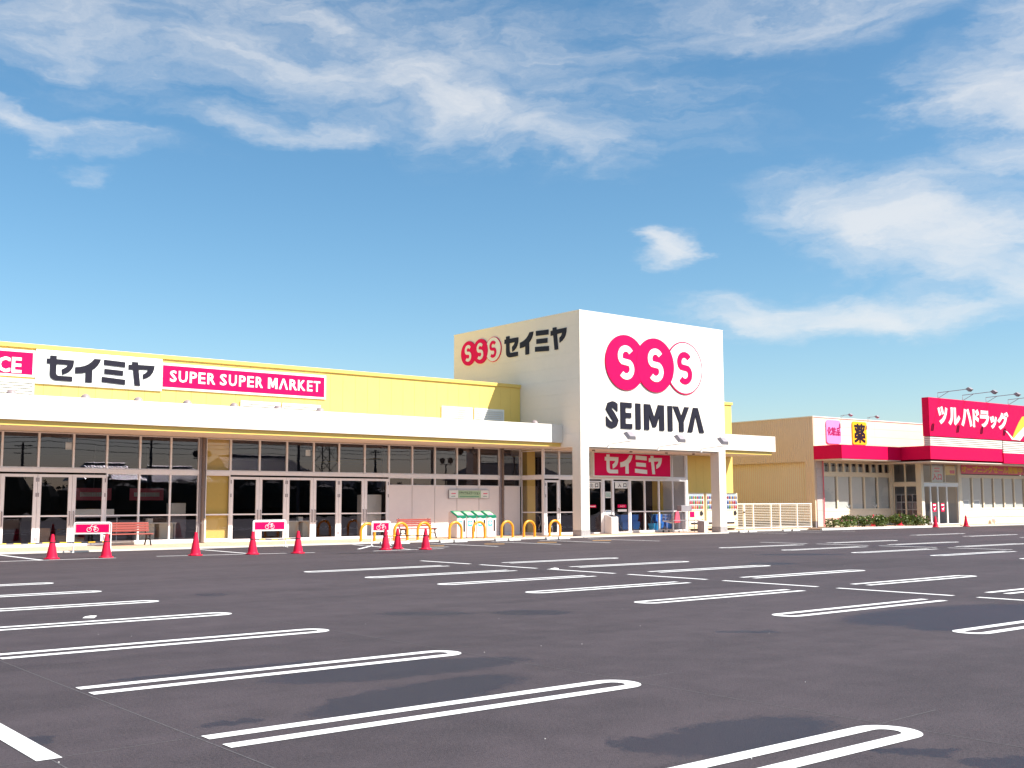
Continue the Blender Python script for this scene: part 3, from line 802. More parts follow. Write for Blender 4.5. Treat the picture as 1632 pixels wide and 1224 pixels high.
logo([(XT, 45.83, 9.315), (XT, 44.80, 9.312), (XT, 43.74, 9.30)], exl, N_L, .637, .55, .87, 'three small overlapping S S S circles on the shaded tower side')
sg = thing('letter_sign', 'big dark raised letters SEIMIYA below the three circles on the tower front', 'sign', (39.2, YT, 5.05))
for ch, x0, x1 in (('S', 35.84, 36.66), ('E', 36.81, 37.57), ('I', 37.81, 38.14), ('M', 38.39, 39.77), ('I', 40.04, 40.36), ('Y', 40.43, 41.58), ('A', 41.45, 42.67)):
    if ch == 'S': text('S', sg, (x0, YT - .002, 5.03), XA, N_F, x1 - x0, 1.28, 'ink', .045, .05)
    else: glyph(ch, sg, (x0, YT - .002, 5.05), XA, N_F, x1 - x0, 1.24, .045, 'ink')
sg = thing('letter_sign', 'dark raised katakana letters on the shaded left side of the white tower', 'sign', (XT, 40.5, 8.75))
for k, y0, y1 in (('se', 42.84, 41.78), ('i', 41.63, 40.62), ('mi', 40.48, 39.49), ('ya', 39.33, 38.21)):
    glyph(k, sg, (XT - .002, y0, 8.75), exl, N_L, y0 - y1, 1.07, .04, 'ink')
sg = thing('hanging_sign', 'red lightbox sign with white katakana hanging over the shop entrance doors', 'sign', (39.9, 39.62, 2.84))
mb = MB(); frame_rect(mb, 37.17, 42.68, 2.84, 4.06, 39.60, .26, .05); build('sign_frame', mb, 'signw', sg)
mb = MB(); mb.box(37.225, 42.625, 39.62, 39.84, 2.895, 4.005); build('sign_face', mb, 'red', sg)
for k, x0, x1 in (('se', 37.94, 38.87), ('i', 39.0, 39.87), ('mi', 40.03, 40.90), ('ya', 41.04, 42.0)):
    glyph(k, sg, (x0, 39.619, 3.01), XA, N_F, x1 - x0, .93, .012, 'signw')
for x in (37.4, 42.4):
    mb = MB(); mb.box(x - .03, x + .03, 39.7, 39.75, 4.0585, 4.12); build('hanger', mb, 'alu_d', sg)
def plate(name, label, x0, x1, z0, z1, y, face, words, wmat, cat='notice'):
    s_ = thing(name, label, cat, ((x0 + x1) / 2, y, z0))
    m_ = MB(); m_.box(x0, x1, y, y + .006, z0, z1); build('plate', m_, face, s_)
    for w_, a, b, c, d, bold in words: text(w_, s_, (a, y - .001, c), XA, N_F, b - a, d - c, wmat, .003, bold)
    return s_
plate('door_sign', 'white plate reading 出口 above the exit door by the pillar', 37.16, 37.88, 2.27, 2.56, YV + .005, 'signw', [('出', 37.22, 37.45, 2.31, 2.52, 0), ('口', 37.58, 37.80, 2.31, 2.51, .03)], 'ink')
plate('door_sign', 'white plate reading 入口 above the entrance door', 38.95, 39.83, 2.28, 2.58, YV + .005, 'signw', [('入', 39.15, 39.38, 2.33, 2.53, .02), ('口', 39.53, 39.75, 2.33, 2.53, .03)], 'ink')
st1 = plate('door_sticker', 'red oval sticker across the exit door glass', 37.10, 37.64, 1.33, 1.46, YV + .005, 'red', [], 'signw')
plate('door_sticker', 'red sticker reading 入口 across the entrance door glass', 39.12, 39.72, 1.32, 1.47, YV + .005, 'red', [('入口', 39.26, 39.58, 1.35, 1.44, .0)], 'signw')
st2 = plate('notice', 'small white notice with green print on the narrow pane between the doors', 38.28, 38.66, 1.80, 2.11, YV + .005, 'signw', [], 'green')
st3 = plate('notice', 'pale notice below the red sticker on the entrance door', 39.12, 39.75, 1.12, 1.24, YV + .005, 'alu', [], 'signw')
print_bars(st1, 37.16, 37.58, 1.355, 1.435, YV + .004, 1, 'signw'); print_bars(st2, 38.31, 38.63, 1.84, 2.08, YV + .004, 4, 'green'); print_bars(st3, 39.16, 39.7, 1.145, 1.215, YV + .004, 2, 'signw')
sg = plate('recycle_sign', 'long pale green and white sign reading リサイクルステーション above the recycling bins', 29.94, 32.26, 1.79, 2.17, YW - .05, 'signw', [], 'ink', 'sign')
mb = MB(); mb.box(30.46, 31.78, YW - .056, YW - .051, 1.81, 2.15); build('sign_face', mb, 'palegreen', sg)
text('リサイクルステーション', sg, (30.52, YW - .057, 1.96), XA, N_F, 1.2, .15, 'ink', .003, .012)
print_bars(sg, 30.56, 31.66, 1.84, 1.90, YW - .0565, 1, 'green')
for x in (30.08, 31.92):
    print_bars(sg, x, x + .25, 1.97, 2.05, YW - .0505, 1, 'red'); print_bars(sg, x, x + .22, 1.86, 1.91, YW - .0505, 1, 'green')
mb = MB(); frame_rect(mb, 29.93, 32.27, 1.78, 2.18, YW - .058, .055, .012); build('sign_frame', mb, 'alu_d', sg)

# ------------------------------------------------------------------ lamps and small fittings on the supermarket
def dome(x, label):
    t_ = thing('dome_light', label, 'dome light', (x, 39.1, 5.0), group='dome lights along the canopy roof')
    m_ = MB(); m_.lathe([(.19, 5.0), (.19, 5.16), (.20, 5.17)], (x, 39.1, 0), 20); build('base', m_, 'alu_d', t_, smooth='auto')
    m_ = MB(); m_.lathe([(.175, 5.171), (.17, 5.22), (.15, 5.28), (.11, 5.33), (.06, 5.36), (.012, 5.37)], (x, 39.1, 0), 20); build('shade', m_, 'domeshade', t_, smooth=True)
    return t_
DL = ['dome light on the canopy below the red CE sign', 'dome light on the canopy below the left part of the white katakana sign', 'dome light on the canopy below the right part of the white katakana sign',
      'dome light on the canopy left of the louvre pair, below the word SUPER', 'dome light on the canopy just left of the middle louvre pair', 'dome light on the canopy in front of the left middle louvre',
      'dome light on the canopy in front of the right middle louvre', 'dome light on the canopy end beside the white tower']
d0 = dome(10.17, DL[0])
for x, l in zip((12.60, 14.45, 16.28, 18.12, 19.95, 21.80, 33.0), DL[1:]): dup(d0, (x, 39.1, 5.0), l)


def flood(x, y, z, L, label, grp, k=1.0):
    t_ = thing('floodlight', label, 'floodlight', (x, y, z), group=grp)
    m_ = MB(); m_.tube([(x, y, z), (x, y - .05 * k, z + .12 * k), (x, y - L, z + .20 * k)], .022 * k, 8); build('arm', m_, 'alu', t_, smooth='auto')
    m_ = MB(); m_.box(x - .05 * k, x + .05 * k, y - .012, y - .001, z - .06, z + .06); build('bracket', m_, 'alu', t_)
    a = Vector((0, .70, .71)); b = Vector((0, -.71, .70)); c = Vector((x, y - L - .02, z + .20 * k)); m_ = MB()
    P = []
    for sx, sa, sb in [(-1, -1, 0), (1, -1, 0), (1, 1, 0), (-1, 1, 0), (-.7, -.7, 1), (.7, -.7, 1), (.7, .7, 1), (-.7, .7, 1)]:
        P.append(c + XA * sx * .26 * k + a * (.05 + (sa + 1) * .22) * k + b * (.02 + sb * .16) * k)
    m_.add(P, [(0, 1, 2, 3), (4, 7, 6, 5), (0, 4, 5, 1), (1, 5, 6, 2), (2, 6, 7, 3), (3, 7, 4, 0)]); hd = build('head', m_, 'alu_d', t_)
    m_ = MB(); m_.add([c + XA * sx * .23 * k + a * (.07 + (sa + 1) * .20) * k + b * .012 * k for sx, sa in ((-1, -1), (1, -1), (1, 1), (-1, 1))], [(0, 1, 2, 3)]); build('lens', m_, 'vwin', hd, flat=True)
    return t_
f0 = flood(36.0, YT, 4.16, 1.55, 'floodlight on a long arm at the tower edge below the letter S', 'floodlights on the tower front')
dup(f0, (39.35, YT, 4.14), 'floodlight on a long arm at the tower edge below the letter M')
dup(f0, (42.46, YT, 4.13), 'floodlight on a long arm at the tower edge above the right pillar')
t_ = thing('security_camera', 'dark dome security camera under the canopy above the recycling sign', 'camera', (31.02, 41.2, 4.16))
mb = MB(); mb.lathe([(.05, 4.164), (.05, 4.08)], (31.02, 41.2, 0), 12); build('mount', mb, 'alu_d', t_)
mb = MB(); mb.lathe([(.14, 4.079), (.15, 4.0), (.12, 3.9), (.06, 3.84), (.01, 3.83)], (31.02, 41.2, 0), 16); build('housing', mb, 'iron', t_, smooth=True)
for x, lab in ((12.95, 'small white card hanging in the upper glass of the left doors'), (22.79, 'small white card hanging in the upper glass of the middle doors')):
    t_ = thing('hanging_card', lab, 'card', (x, YW + .2, 3.56)); m_ = MB(); m_.box(x - .11, x + .11, YW + .2, YW + .215, 3.56, 3.82); build('board', m_, 'signw', t_)
    m_ = MB(); m_.tube([(x, YW + .207, 3.82), (x, YW + .207, 4.19)], .006, 5); build('wire', m_, 'alu_d', t_)

# ------------------------------------------------------------------ traffic cones and bars
def make_cone(label, grp):
    t_ = thing('traffic_cone', label, 'traffic cone', (0, 0, 0), group=grp)
    m_ = MB(); q = []
    for k in range(8):
        a = 2 * math.pi * (k + .5) / 8; q.append((.235 * math.cos(a) / max(abs(math.cos(a)), abs(math.sin(a))) * .86, .235 * math.sin(a) / max(abs(math.cos(a)), abs(math.sin(a))) * .86))
    m_.prism(q, (0, 0, .0045), XA, YA, ZA, .03); build('base', m_, 'cone', t_, bevel=.006)
    m_ = MB(); m_.lathe([(.165, .036), (.15, .06), (.145, .08), (.045, .66), (.04, .695), (.03, .70)], (0, 0, 0), 24); build('body', m_, 'cone', t_, smooth='auto')
    m_ = MB(); m_.lathe([(.147, .075), (.120, .235), (.1165, .236), (.143, .076)], (0, 0, 0), 24); build('sleeve', m_, 'cone', t_, smooth='auto')
    return t_
G1 = 'red traffic cones closing off the cycle areas'
c0 = make_cone('red traffic cone cut by the left picture edge', G1); c0.location = (8.23, 32.96, 0)
for (x, y), lab in zip([(9.85, 32.95), (11.29, 32.68), (13.80, 32.22), (15.44, 31.76), (16.80, 31.40), (20.24, 31.74), (21.05, 32.25), (21.42, 31.10)],
                       ['red traffic cone just left of the first bicycle sign, between two striped bars', 'red traffic cone in front of the right leg of the first bicycle sign', 'lone red traffic cone in front of the downpipe and yellow column',
                        'red traffic cone at the left end of the short bar under the second bicycle sign', 'red traffic cone at the right end of the short bar under the second bicycle sign', 'red traffic cone in front of the third, shaded bicycle sign',
                        'red traffic cone in front of the second yellow hoop', 'red traffic cone in front of the third yellow hoop and the bench']):
    dup(c0, (x, y, 0), lab, random.uniform(-.5, .5))


def bar(p, q, label):
    p, q = Vector(p), Vector(q); d = q - p; L = d.length
    t_ = thing('cone_bar', label, 'cone bar', p, math.atan2(d.y, d.x), 'striped bars between the cones', world=False)
    m_ = MB(); m_.tube([(-.02, 0, .005), (L / 2, 0, -.012), (L + .02, 0, .005)], .019, 10); build('pole', m_, 'bar', t_, smooth='auto')
    for x in (0, L):
        m_ = MB(); m_.lathe([(.085, -.012), (.085, .012), (.072, .012), (.072, -.012)], (x, 0, .01), 20); build('ring', m_, 'black', t_, smooth='auto')
CP = [(8.23, 32.96), (9.85, 32.95), (11.29, 32.68), None, (15.44, 31.76), (16.80, 31.40), (20.24, 31.74), (21.05, 32.25), (21.42, 31.10)]
bar((*CP[0], .46), (*CP[1], .46), 'yellow and black bar between the two leftmost cones')
bar((*CP[1], .46), (*CP[2], .46), 'yellow and black bar passing under the first bicycle sign')
bar((*CP[4], .46), (*CP[5], .46), 'yellow and black bar passing under the second bicycle sign')
bar((*CP[6], .46), (*CP[7], .46), 'yellow and black bar in front of the third bicycle sign')
bar((*CP[7], .46), (*CP[8], .46), 'yellow and black bar across the second and third hoops')


# ------------------------------------------------------------------ bicycle signs
def bike_sign(p, q, label, h=.95):
    p, q = Vector(p), Vector(q); d = q - p; L = d.length
    t_ = thing('bicycle_sign', label, 'parking sign', p, math.atan2(d.y, d.x), 'bicycle parking signs', world=False)
    m_ = MB(); rr = .06; path = [(0, 0, .02), (0, 0, h - rr)] + [(rr - rr * math.cos(math.radians(a)), 0, h - rr + rr * math.sin(math.radians(a))) for a in (30, 60, 90)]
    path += [(L - rr + rr * math.sin(math.radians(a)), 0, h - rr + rr * math.cos(math.radians(a))) for a in (0, 30, 60)] + [(L, 0, h - rr), (L, 0, .02)]
    m_.tube(path, .022, 10); m_.tube([(0, 0, h - .36), (L, 0, h - .36)], .018, 8); build('frame', m_, 'signw', t_, smooth='auto')
    for x in (0, L):
        m_ = MB(); m_.box(x - .025, x + .025, -.17, .17, .0, .025); build('foot', m_, 'signw', t_, bevel=.008)
    m_ = MB(); m_.box(.035, L - .035, -.012, .012, h - .335, h - .03); pn = build('panel', m_, 'signw', t_, bevel=.004)
    m_ = MB(); m_.box(.06, L - .06, -.0165, -.0125, h - .315, h - .052); fc = build('panel_face', m_, 'red', t_)
    cx, cz = L / 2, h - .185; s = .30
    def ring(x, z, r): return [(x + r * math.cos(2 * math.pi * k / 20), -.019, z + r * math.sin(2 * math.pi * k / 20)) for k in range(20)]
    m_ = MB(); a, b = cx - .105, cx + .105; zw = cz - .04; r = .068
    m_.tube(ring(a, zw, r), .0085, 6, True); m_.tube(ring(b, zw, r), .0085, 6, True)
    for pa in ([(a, zw), (a + .055, zw + .105), (a + .085, zw + .15), (a + .12, zw + .155)], [(a + .055, zw + .10), (b - .035, zw + .085)], [(b - .055, zw + .115), (b + .02, zw + .115)], [(b - .03, zw + .1), (b - .075, zw + .0)], [(b - .075, zw), (b, zw)], [(b - .03, zw + .09), (b, zw)]):
        m_.tube([(x, -.019, z) for x, z in pa], .009, 6)
    build('bicycle_symbol', m_, 'signw', t_)
    return t_
bike_sign((11.70, 36.95, .0), (12.74, 36.50, .0), 'red bicycle sign in a white frame, standing before the left doors and the first bench', .96)
bike_sign((17.72, 36.45, .0), (18.98, 36.42, .0), 'red bicycle sign in a white frame, standing between the yellow column and the middle doors', .96)
bike_sign((21.75, 35.05, .0), (22.42, 34.85, .0), 'narrow turned bicycle sign with a darker face beside the first yellow hoop', .89)


# ------------------------------------------------------------------ hoops, wheel stops
t_ = thing('bollard_hoop', 'yellow hoop bollard half hidden by the third bicycle sign', 'hoop bollard', (22.85, 37.62, .05), group='yellow hoop bollards along the walk')
mb = MB(); rr = .31; mb.tube([(22.85, 37.62, .05), (22.85, 37.62, .46)] + [(22.85 + rr - rr * math.cos(math.radians(a)), 37.62, .46 + rr * math.sin(math.radians(a))) for a in range(12, 180, 12)] + [(22.85 + 2 * rr, 37.62, .46), (22.85 + 2 * rr, 37.62, .05)], .055, 14)
build('hoop', mb, 'hoop', t_, smooth='auto')
for x in (22.85, 22.85 + 2 * rr):
    mb = MB(); mb.lathe([(.075, .051), (.075, .066), (.058, .075)], (x, 37.62, 0), 16); build('collar', mb, 'alu', t_, smooth='auto')
for x, lab in ((24.40, 'second yellow hoop bollard, behind a red cone and in front of the bench'), (25.52, 'third yellow hoop bollard, in front of the right end of the bench'), (27.10, 'yellow hoop bollard in front of the leftmost recycling bin'),
               (28.33, 'yellow hoop bollard in front of the third recycling bin'), (29.86, 'yellow hoop bollard in front of the dark downpipe and white panel'), (31.10, 'yellow hoop bollard in front of the side glass of the entrance'),
               (32.59, 'yellow hoop bollard nearest to the tower pillar')): dup(t_, (x, 37.62, .05), lab)


def stop_mesh():
    m_ = MB(); pr = [(-.075, 0), (.075, 0), (.055, .10), (-.055, .10)]
    m_.prism(pr, (0, 0, 0), YA, ZA, XA, .62); return m_
ws = thing('wheel_stop', '', 'wheel stop', (22.82, 36.15, .004), group='white concrete wheel stops', world=False)
build('block', stop_mesh(), 'conc', ws, bevel=.012)
for x in (.12, .50):
    mb = MB(); mb.lathe([(.016, .0995), (.016, .106), (.004, .108)], (x, 0, 0), 10); build('bolt', mb, 'alu_d', ws)
ws['label'] = 'white wheel stop left of the cones, behind the third bicycle sign'
for x, y, lab in ((23.50, 36.15, 'white wheel stop just right of the cone in front of the second hoop'), (25.57, 36.15, 'left wheel stop of the pair in front of the leftmost recycling bin'), (26.27, 36.15, 'right wheel stop of the pair in front of the leftmost recycling bin'),
                  (28.34, 36.15, 'left wheel stop of the pair before the dark downpipe'), (29.05, 36.15, 'right wheel stop of the pair before the dark downpipe'), (31.10, 36.15, 'left wheel stop of the pair beside the left tower pillar'),
                  (31.81, 36.15, 'right wheel stop of the pair, touching the left tower pillar in view'), (45.83, 37.85, 'left wheel stop of the pair just right of the right tower pillar'), (46.60, 37.85, 'right wheel stop of the pair just right of the right tower pillar'),
                  (49.50, 37.85, 'left wheel stop of the pair in front of the cream fence'), (50.32, 37.85, 'right wheel stop of the pair in front of the cream fence')): dup(ws, (x, y, .004), lab)


# ------------------------------------------------------------------ benches
def bench(loc, label, L=1.55, rz=0.0):
    t_ = thing('park_bench', label, 'bench', loc, rz, 'red brown slatted benches', world=False)
    for k in range(4):
        y = -.24 + k * .115; m_ = MB(); m_.box(-L / 2, L / 2, y, y + .095, .40, .435); build('seat_slat', m_, 'wood', t_, bevel=.006)
    for k in range(4):
        z = .50 + k * .088; y = .24 + k * .022; m_ = MB(); m_.box(-L / 2, L / 2, y, y + .03, z, z + .074); build('back_slat', m_, 'wood', t_, bevel=.006)
    for x in (-L / 2 + .12, L / 2 - .12):
        m_ = MB()
        m_.tube([(x, -.30, 0), (x, -.20, .22), (x, -.17, .385)], .03, 8); m_.tube([(x, .33, 0), (x, .20, .22), (x, .17, .385)], .03, 8)
        m_.tube([(x, -.27, .385), (x, .22, .385)], .026, 8); m_.tube([(x, -.19, .20), (x, 0, .25), (x, .19, .20)], .018, 8)
        m_.tube([(x, .22, .385), (x, .285, .48), (x, .36, .86)], .024, 8)
        build('leg', m_, 'iron', t_, smooth='auto')
    return t_
bench((14.86, 40.75, .05), 'red brown slatted bench in the open beside the first bicycle sign', 1.72)
bench((27.45, 40.45, .05), 'red brown slatted bench behind the second and third yellow hoops', 1.78)

# ------------------------------------------------------------------ recycling bins
def rbin(x, label, first=False):
    w = .545; y0, y1 = 38.98, 39.62; s = [(y0, .08), (y1, .08), (y1, 1.17), (y1 - .12, 1.2), (y0, .96)]
    t_ = thing('recycling_bin', label, 'recycling bin', (x, y0, .05), group='recycling bins in a row')
    m_ = MB(); m_.prism([(p[0], p[1]) for p in s], (x + .02, 0, 0), YA, ZA, XA, w - .04); build('body', m_, 'binbody', t_, bevel=.02)
    m_ = MB(); m_.box(x + .03, x + w - .03, y0 + .04, y1 - .04, .05, .079); build('base', m_, 'alu_d', t_)
    d = Vector((0, .52, .24)).normalized(); n = Vector((0, -d.z, d.y)); o = Vector((x + .03, y0 - .012, .965))
    m_ = MB(); m_.prism([(0, 0), (w - .06, 0), (w - .06, .57), (0, .57)], o, XA, d, n, .03); ld = build('lid', m_, 'green', t_, bevel=.01)
    m_ = MB(); m_.prism([(.06, .10), (w - .12, .10), (w - .12, .46), (.06, .46)], o + n * .0305, XA, d, n, .012); fl = build('flap', m_, 'palegreen', ld)
    m_ = MB(); m_.prism([(.10, .10), (w - .18, .10), (w - .18, .20), (.10, .20)], o + n * .043, XA, d, n, .004); build('sticker', m_, 'pinks', fl)
    m_ = MB(); m_.prism([(.0, -.05), (w * .3, -.02), (w * .55, -.07), (w - .06, -.045), (w - .06, 0), (0, 0)], (x + .03, y0 - .001, .965), XA, ZA, N_F, .012); build('lid_edge', m_, 'green', t_)
    m_ = MB(); m_.box(x + .07, x + .28, y0 - .006, y0 - .0005, .56, .80); po = build('poster', m_, 'cyan', t_)
    m_ = MB(); pts = [(.035 + .07 + .075 * math.cos(2 * math.pi * k / 20), .13 + .07 * math.sin(2 * math.pi * k / 20)) for k in range(20)]
    m_.prism(pts, (x + .07, y0 - .006, .56), XA, ZA, N_F, .003); build('poster_print', m_, 'signw', po)
    m_ = MB(); m_.box(x + .36, x + .45, y0 - .008, y0 - .0005, .33, .83); sl_ = build('slot_window', m_, 'iron', t_)
    m_ = MB(); m_.box(x + .352, x + .36, y0 - .012, y0, .32, .84); m_.box(x + .45, x + .458, y0 - .012, y0, .32, .84); build('slot_frame', m_, 'alu', t_)
    return t_
for k, lab in enumerate(('leftmost recycling bin with a green sloping lid, its grey side in view', 'second recycling bin from the left in the row of four', 'third recycling bin from the left in the row of four', 'rightmost recycling bin, nearest the dark downpipe')):
    rbin(28.46 + .553 * k, lab)

# ------------------------------------------------------------------ at the entrance
t_ = thing('litter_bin', 'tall grey litter bin with a sloping top beside the entrance door', 'litter bin', (38.4, 39.4, .05))
mb = MB(); mb.prism([(39.42, .06), (39.92, .06), (39.92, 1.02), (39.42, .86)], (38.17, 0, 0), YA, ZA, XA, .45); build('body', mb, 'alu', t_, bevel=.015)
mb = MB(); mb.prism([(.06, .06), (.39, .06), (.39, .40), (.06, .40)], Vector((38.17, 39.42, .862)), XA, Vector((0, .95, .304)), Vector((0, -.304, .95)), .01); build('opening', mb, 'iron', t_)
mb = MB(); mb.box(38.19, 38.60, 39.44, 39.90, .05, .059); build('base', mb, 'iron', t_)
t_ = thing('notice_box', 'pale box with a sloping top on the glass behind the litter bin', 'box', (38.45, 39.93, 1.0))
mb = MB(); mb.box(38.25, 38.64, 39.935, 39.948, 1.04, 1.2); build('body', mb, 'signw', t_)
mb = MB(); mb.box(38.28, 38.61, 39.930, 39.934, 1.08, 1.17); build('poster', mb, 'vwin', t_)
t_ = thing('ash_stand', 'slim grey metal stand with a white front against the right pillar', 'ash stand', (43.25, 37.9, .05))
mb = MB(); mb.box(43.02, 43.24, 37.75, 38.2, .05, .62); build('body', mb, 'alu_d', t_, bevel=.01)
mb = MB(); mb.box(43.03, 43.23, 37.735, 37.749, .06, .60); build('front_plate', mb, 'signw', t_)
mb = MB(); mb.prism([(37.74, .621), (38.2, .621), (38.2, .68)], (43.02, 0, 0), YA, ZA, XA, .22); build('lid', mb, 'alu', t_)


def basket(x, y, z, label, mat, h=.30, grp=None, handle=True, s=1.0):
    t_ = thing('shopping_basket', label, 'shopping basket', (x, y, z), group=grp)
    m_ = MB(); a, b, c, d = .17 * s, .12 * s, .235 * s, .165 * s
    for (x0, y0), (x1, y1), in [((-a, -b), (a, -b)), ((a, -b), (a, b)), ((a, b), (-a, b)), ((-a, b), (-a, -b))]:
        sx = c / a; sy = d / b
        m_.add([(x + x0, y + y0, z + .01), (x + x1, y + y1, z + .01), (x + x1 * sx, y + y1 * sy, z + h), (x + x0 * sx, y + y0 * sy, z + h)], [(0, 1, 2, 3)])
    m_.add([(x - a, y - b, z + .01), (x + a, y - b, z + .01), (x + a, y + b, z + .01), (x - a, y + b, z + .01)], [(0, 1, 2, 3)])
    build('basket_body', m_, mat, t_)
    m_ = MB(); m_.tube([(x - c, y - d, z + h), (x + c, y - d, z + h), (x + c, y + d, z + h), (x - c, y + d, z + h)], .018, 6, True); build('rim', m_, mat, t_)
    if handle:
        m_ = MB(); m_.tube([(x - c, y, z + h)] + [(x - c * math.cos(math.radians(k)), y, z + h + .40 * s * math.sin(math.radians(k))) for k in range(15, 180, 15)] + [(x + c, y, z + h)], .014, 6); build('handle', m_, mat, t_)
    return t_
basket(42.18, 40.35, .055, 'bright blue shopping basket with its handle up, standing in the sun just inside the glass', 'bluel', .42, handle=True, s=1.25)
for i, (x, lab) in enumerate(((40.5, 'blue basket stack on a cart behind the pane next to the entrance'), (41.25, 'blue basket stack on a cart left of the sunlit blue basket'), (43.05, 'blue basket stack on a cart right of the sunlit blue basket'), (43.72, 'blue basket stack on a cart in the last pane of the entrance'))):
    t_ = thing('basket_cart', lab, 'basket cart', (x, 41.0, .05), group='basket carts inside the entrance')
    mb = MB(); mb.tube([(x - .28, 40.72, .16), (x + .28, 40.72, .16), (x + .22, 41.4, .16), (x - .22, 41.4, .16)], .014, 6, True)
    mb.tube([(x - .28, 40.72, .16), (x - .28, 41.35, .92), (x + .28, 41.35, .92), (x + .28, 40.72, .16)], .014, 6); mb.tube([(x - .27, 40.78, .52), (x + .27, 40.78, .52)], .012, 6); build('frame', mb, 'chrome', t_)
    for dx in (-.25, .25):
        for y in (40.75, 41.38):
            mb = MB(); mb.lathe([(.05, -.015), (.05, .015)], (x + dx * (.85 if y > 41 else 1), y, .10), 12, 'y'); build('wheel', mb, 'black', t_)
    for k, z in enumerate((.20, .55)):
        for j in range(3):
            m_ = MB(); zz = z + j * .075; a, b, c, d, h = .20, .14, .25, .18, .24
            yo = 40.95 + .10 * k
            m_.add([(x - a, yo - b, zz), (x + a, yo - b, zz), (x + a, yo + b, zz), (x - a, yo + b, zz), (x - c, yo - d, zz + h), (x + c, yo - d, zz + h), (x + c, yo + d, zz + h), (x - c, yo + d, zz + h)],
                   [(0, 3, 2, 1), (0, 1, 5, 4), (1, 2, 6, 5), (2, 3, 7, 6), (3, 0, 4, 7)])
            m_.tube([(x - c, yo - d, zz + h), (x + c, yo - d, zz + h), (x + c, yo + d, zz + h), (x - c, yo + d, zz + h)], .012, 5, True)
            build('basket', m_, 'blue', t_)
t_ = thing('basket_rack', 'bare metal rail rack standing on the walk in front of the vending machines', 'rack', (43.0, 38.75, .05))
mb = MB()
for x in (41.75, 42.55, 43.35, 44.15):
    mb.tube([(x, 38.7, .05), (x, 38.7, .66)], .016, 8)
mb.tube([(41.75, 38.7, .66), (44.15, 38.7, .66)], .016, 8); mb.tube([(41.75, 38.7, .12), (44.15, 38.7, .12)], .012, 8); mb.tube([(41.75, 39.1, .66), (44.15, 39.1, .66)], .014, 8)
for x in (41.75, 44.15): mb.tube([(x, 39.1, .05), (x, 39.1, .66), (x, 38.7, .66)], .014, 8)
build('frame', mb, 'alu_d', t_, smooth='auto')
t_ = thing('child_seat_cart', 'shopping cart with a pink seat and a grey box by the rail rack', 'shopping cart', (42.3, 39.2, .05))
mb = MB()
for k in range(7): mb.tube([(42.02 + .07 * k, 38.95, .5), (42.05 + .06 * k, 39.7, .62), (42.05 + .06 * k, 39.7, .95)], .008, 5)
for z in (.55, .7, .85): mb.tube([(42.0, 38.95, z), (42.46, 38.95, z), (42.44, 39.7, z + .1), (42.04, 39.7, z + .1)], .008, 5, True)
for x in (42.02, 42.44): mb.tube([(x, 39.65, .15), (x, 38.9, .2), (x, 38.95, .95), (x, 38.75, 1.08)], .014, 6)
build('frame', mb, 'chrome', t_)
mb = MB(); mb.prism([(0, 0), (.42, 0), (.36, .34), (.30, .58), (.12, .58), (.06, .34)], (41.93, 38.82, .55), XA, ZA, N_F, .10); build('seat', mb, 'pinkred', t_, bevel=.03)
mb = MB(); mb.box(42.32, 43.10, 38.62, 38.95, 1.12, 1.42); build('box', mb, 'alu_d', t_, bevel=.02)
for x in (42.02, 42.44):
    for y in (38.92, 39.62):
        mb = MB(); mb.lathe([(.055, -.015), (.055, .015)], (x, y, .107), 12, 'y'); build('wheel', mb, 'black', t_)
mb = MB(); mb.tube([(42.55, 38.78, .13), (42.55, 38.78, 1.12)], .015, 6); mb.tube([(43.0, 38.78, .13), (43.0, 38.78, 1.12)], .015, 6); build('post', mb, 'alu_d', t_)

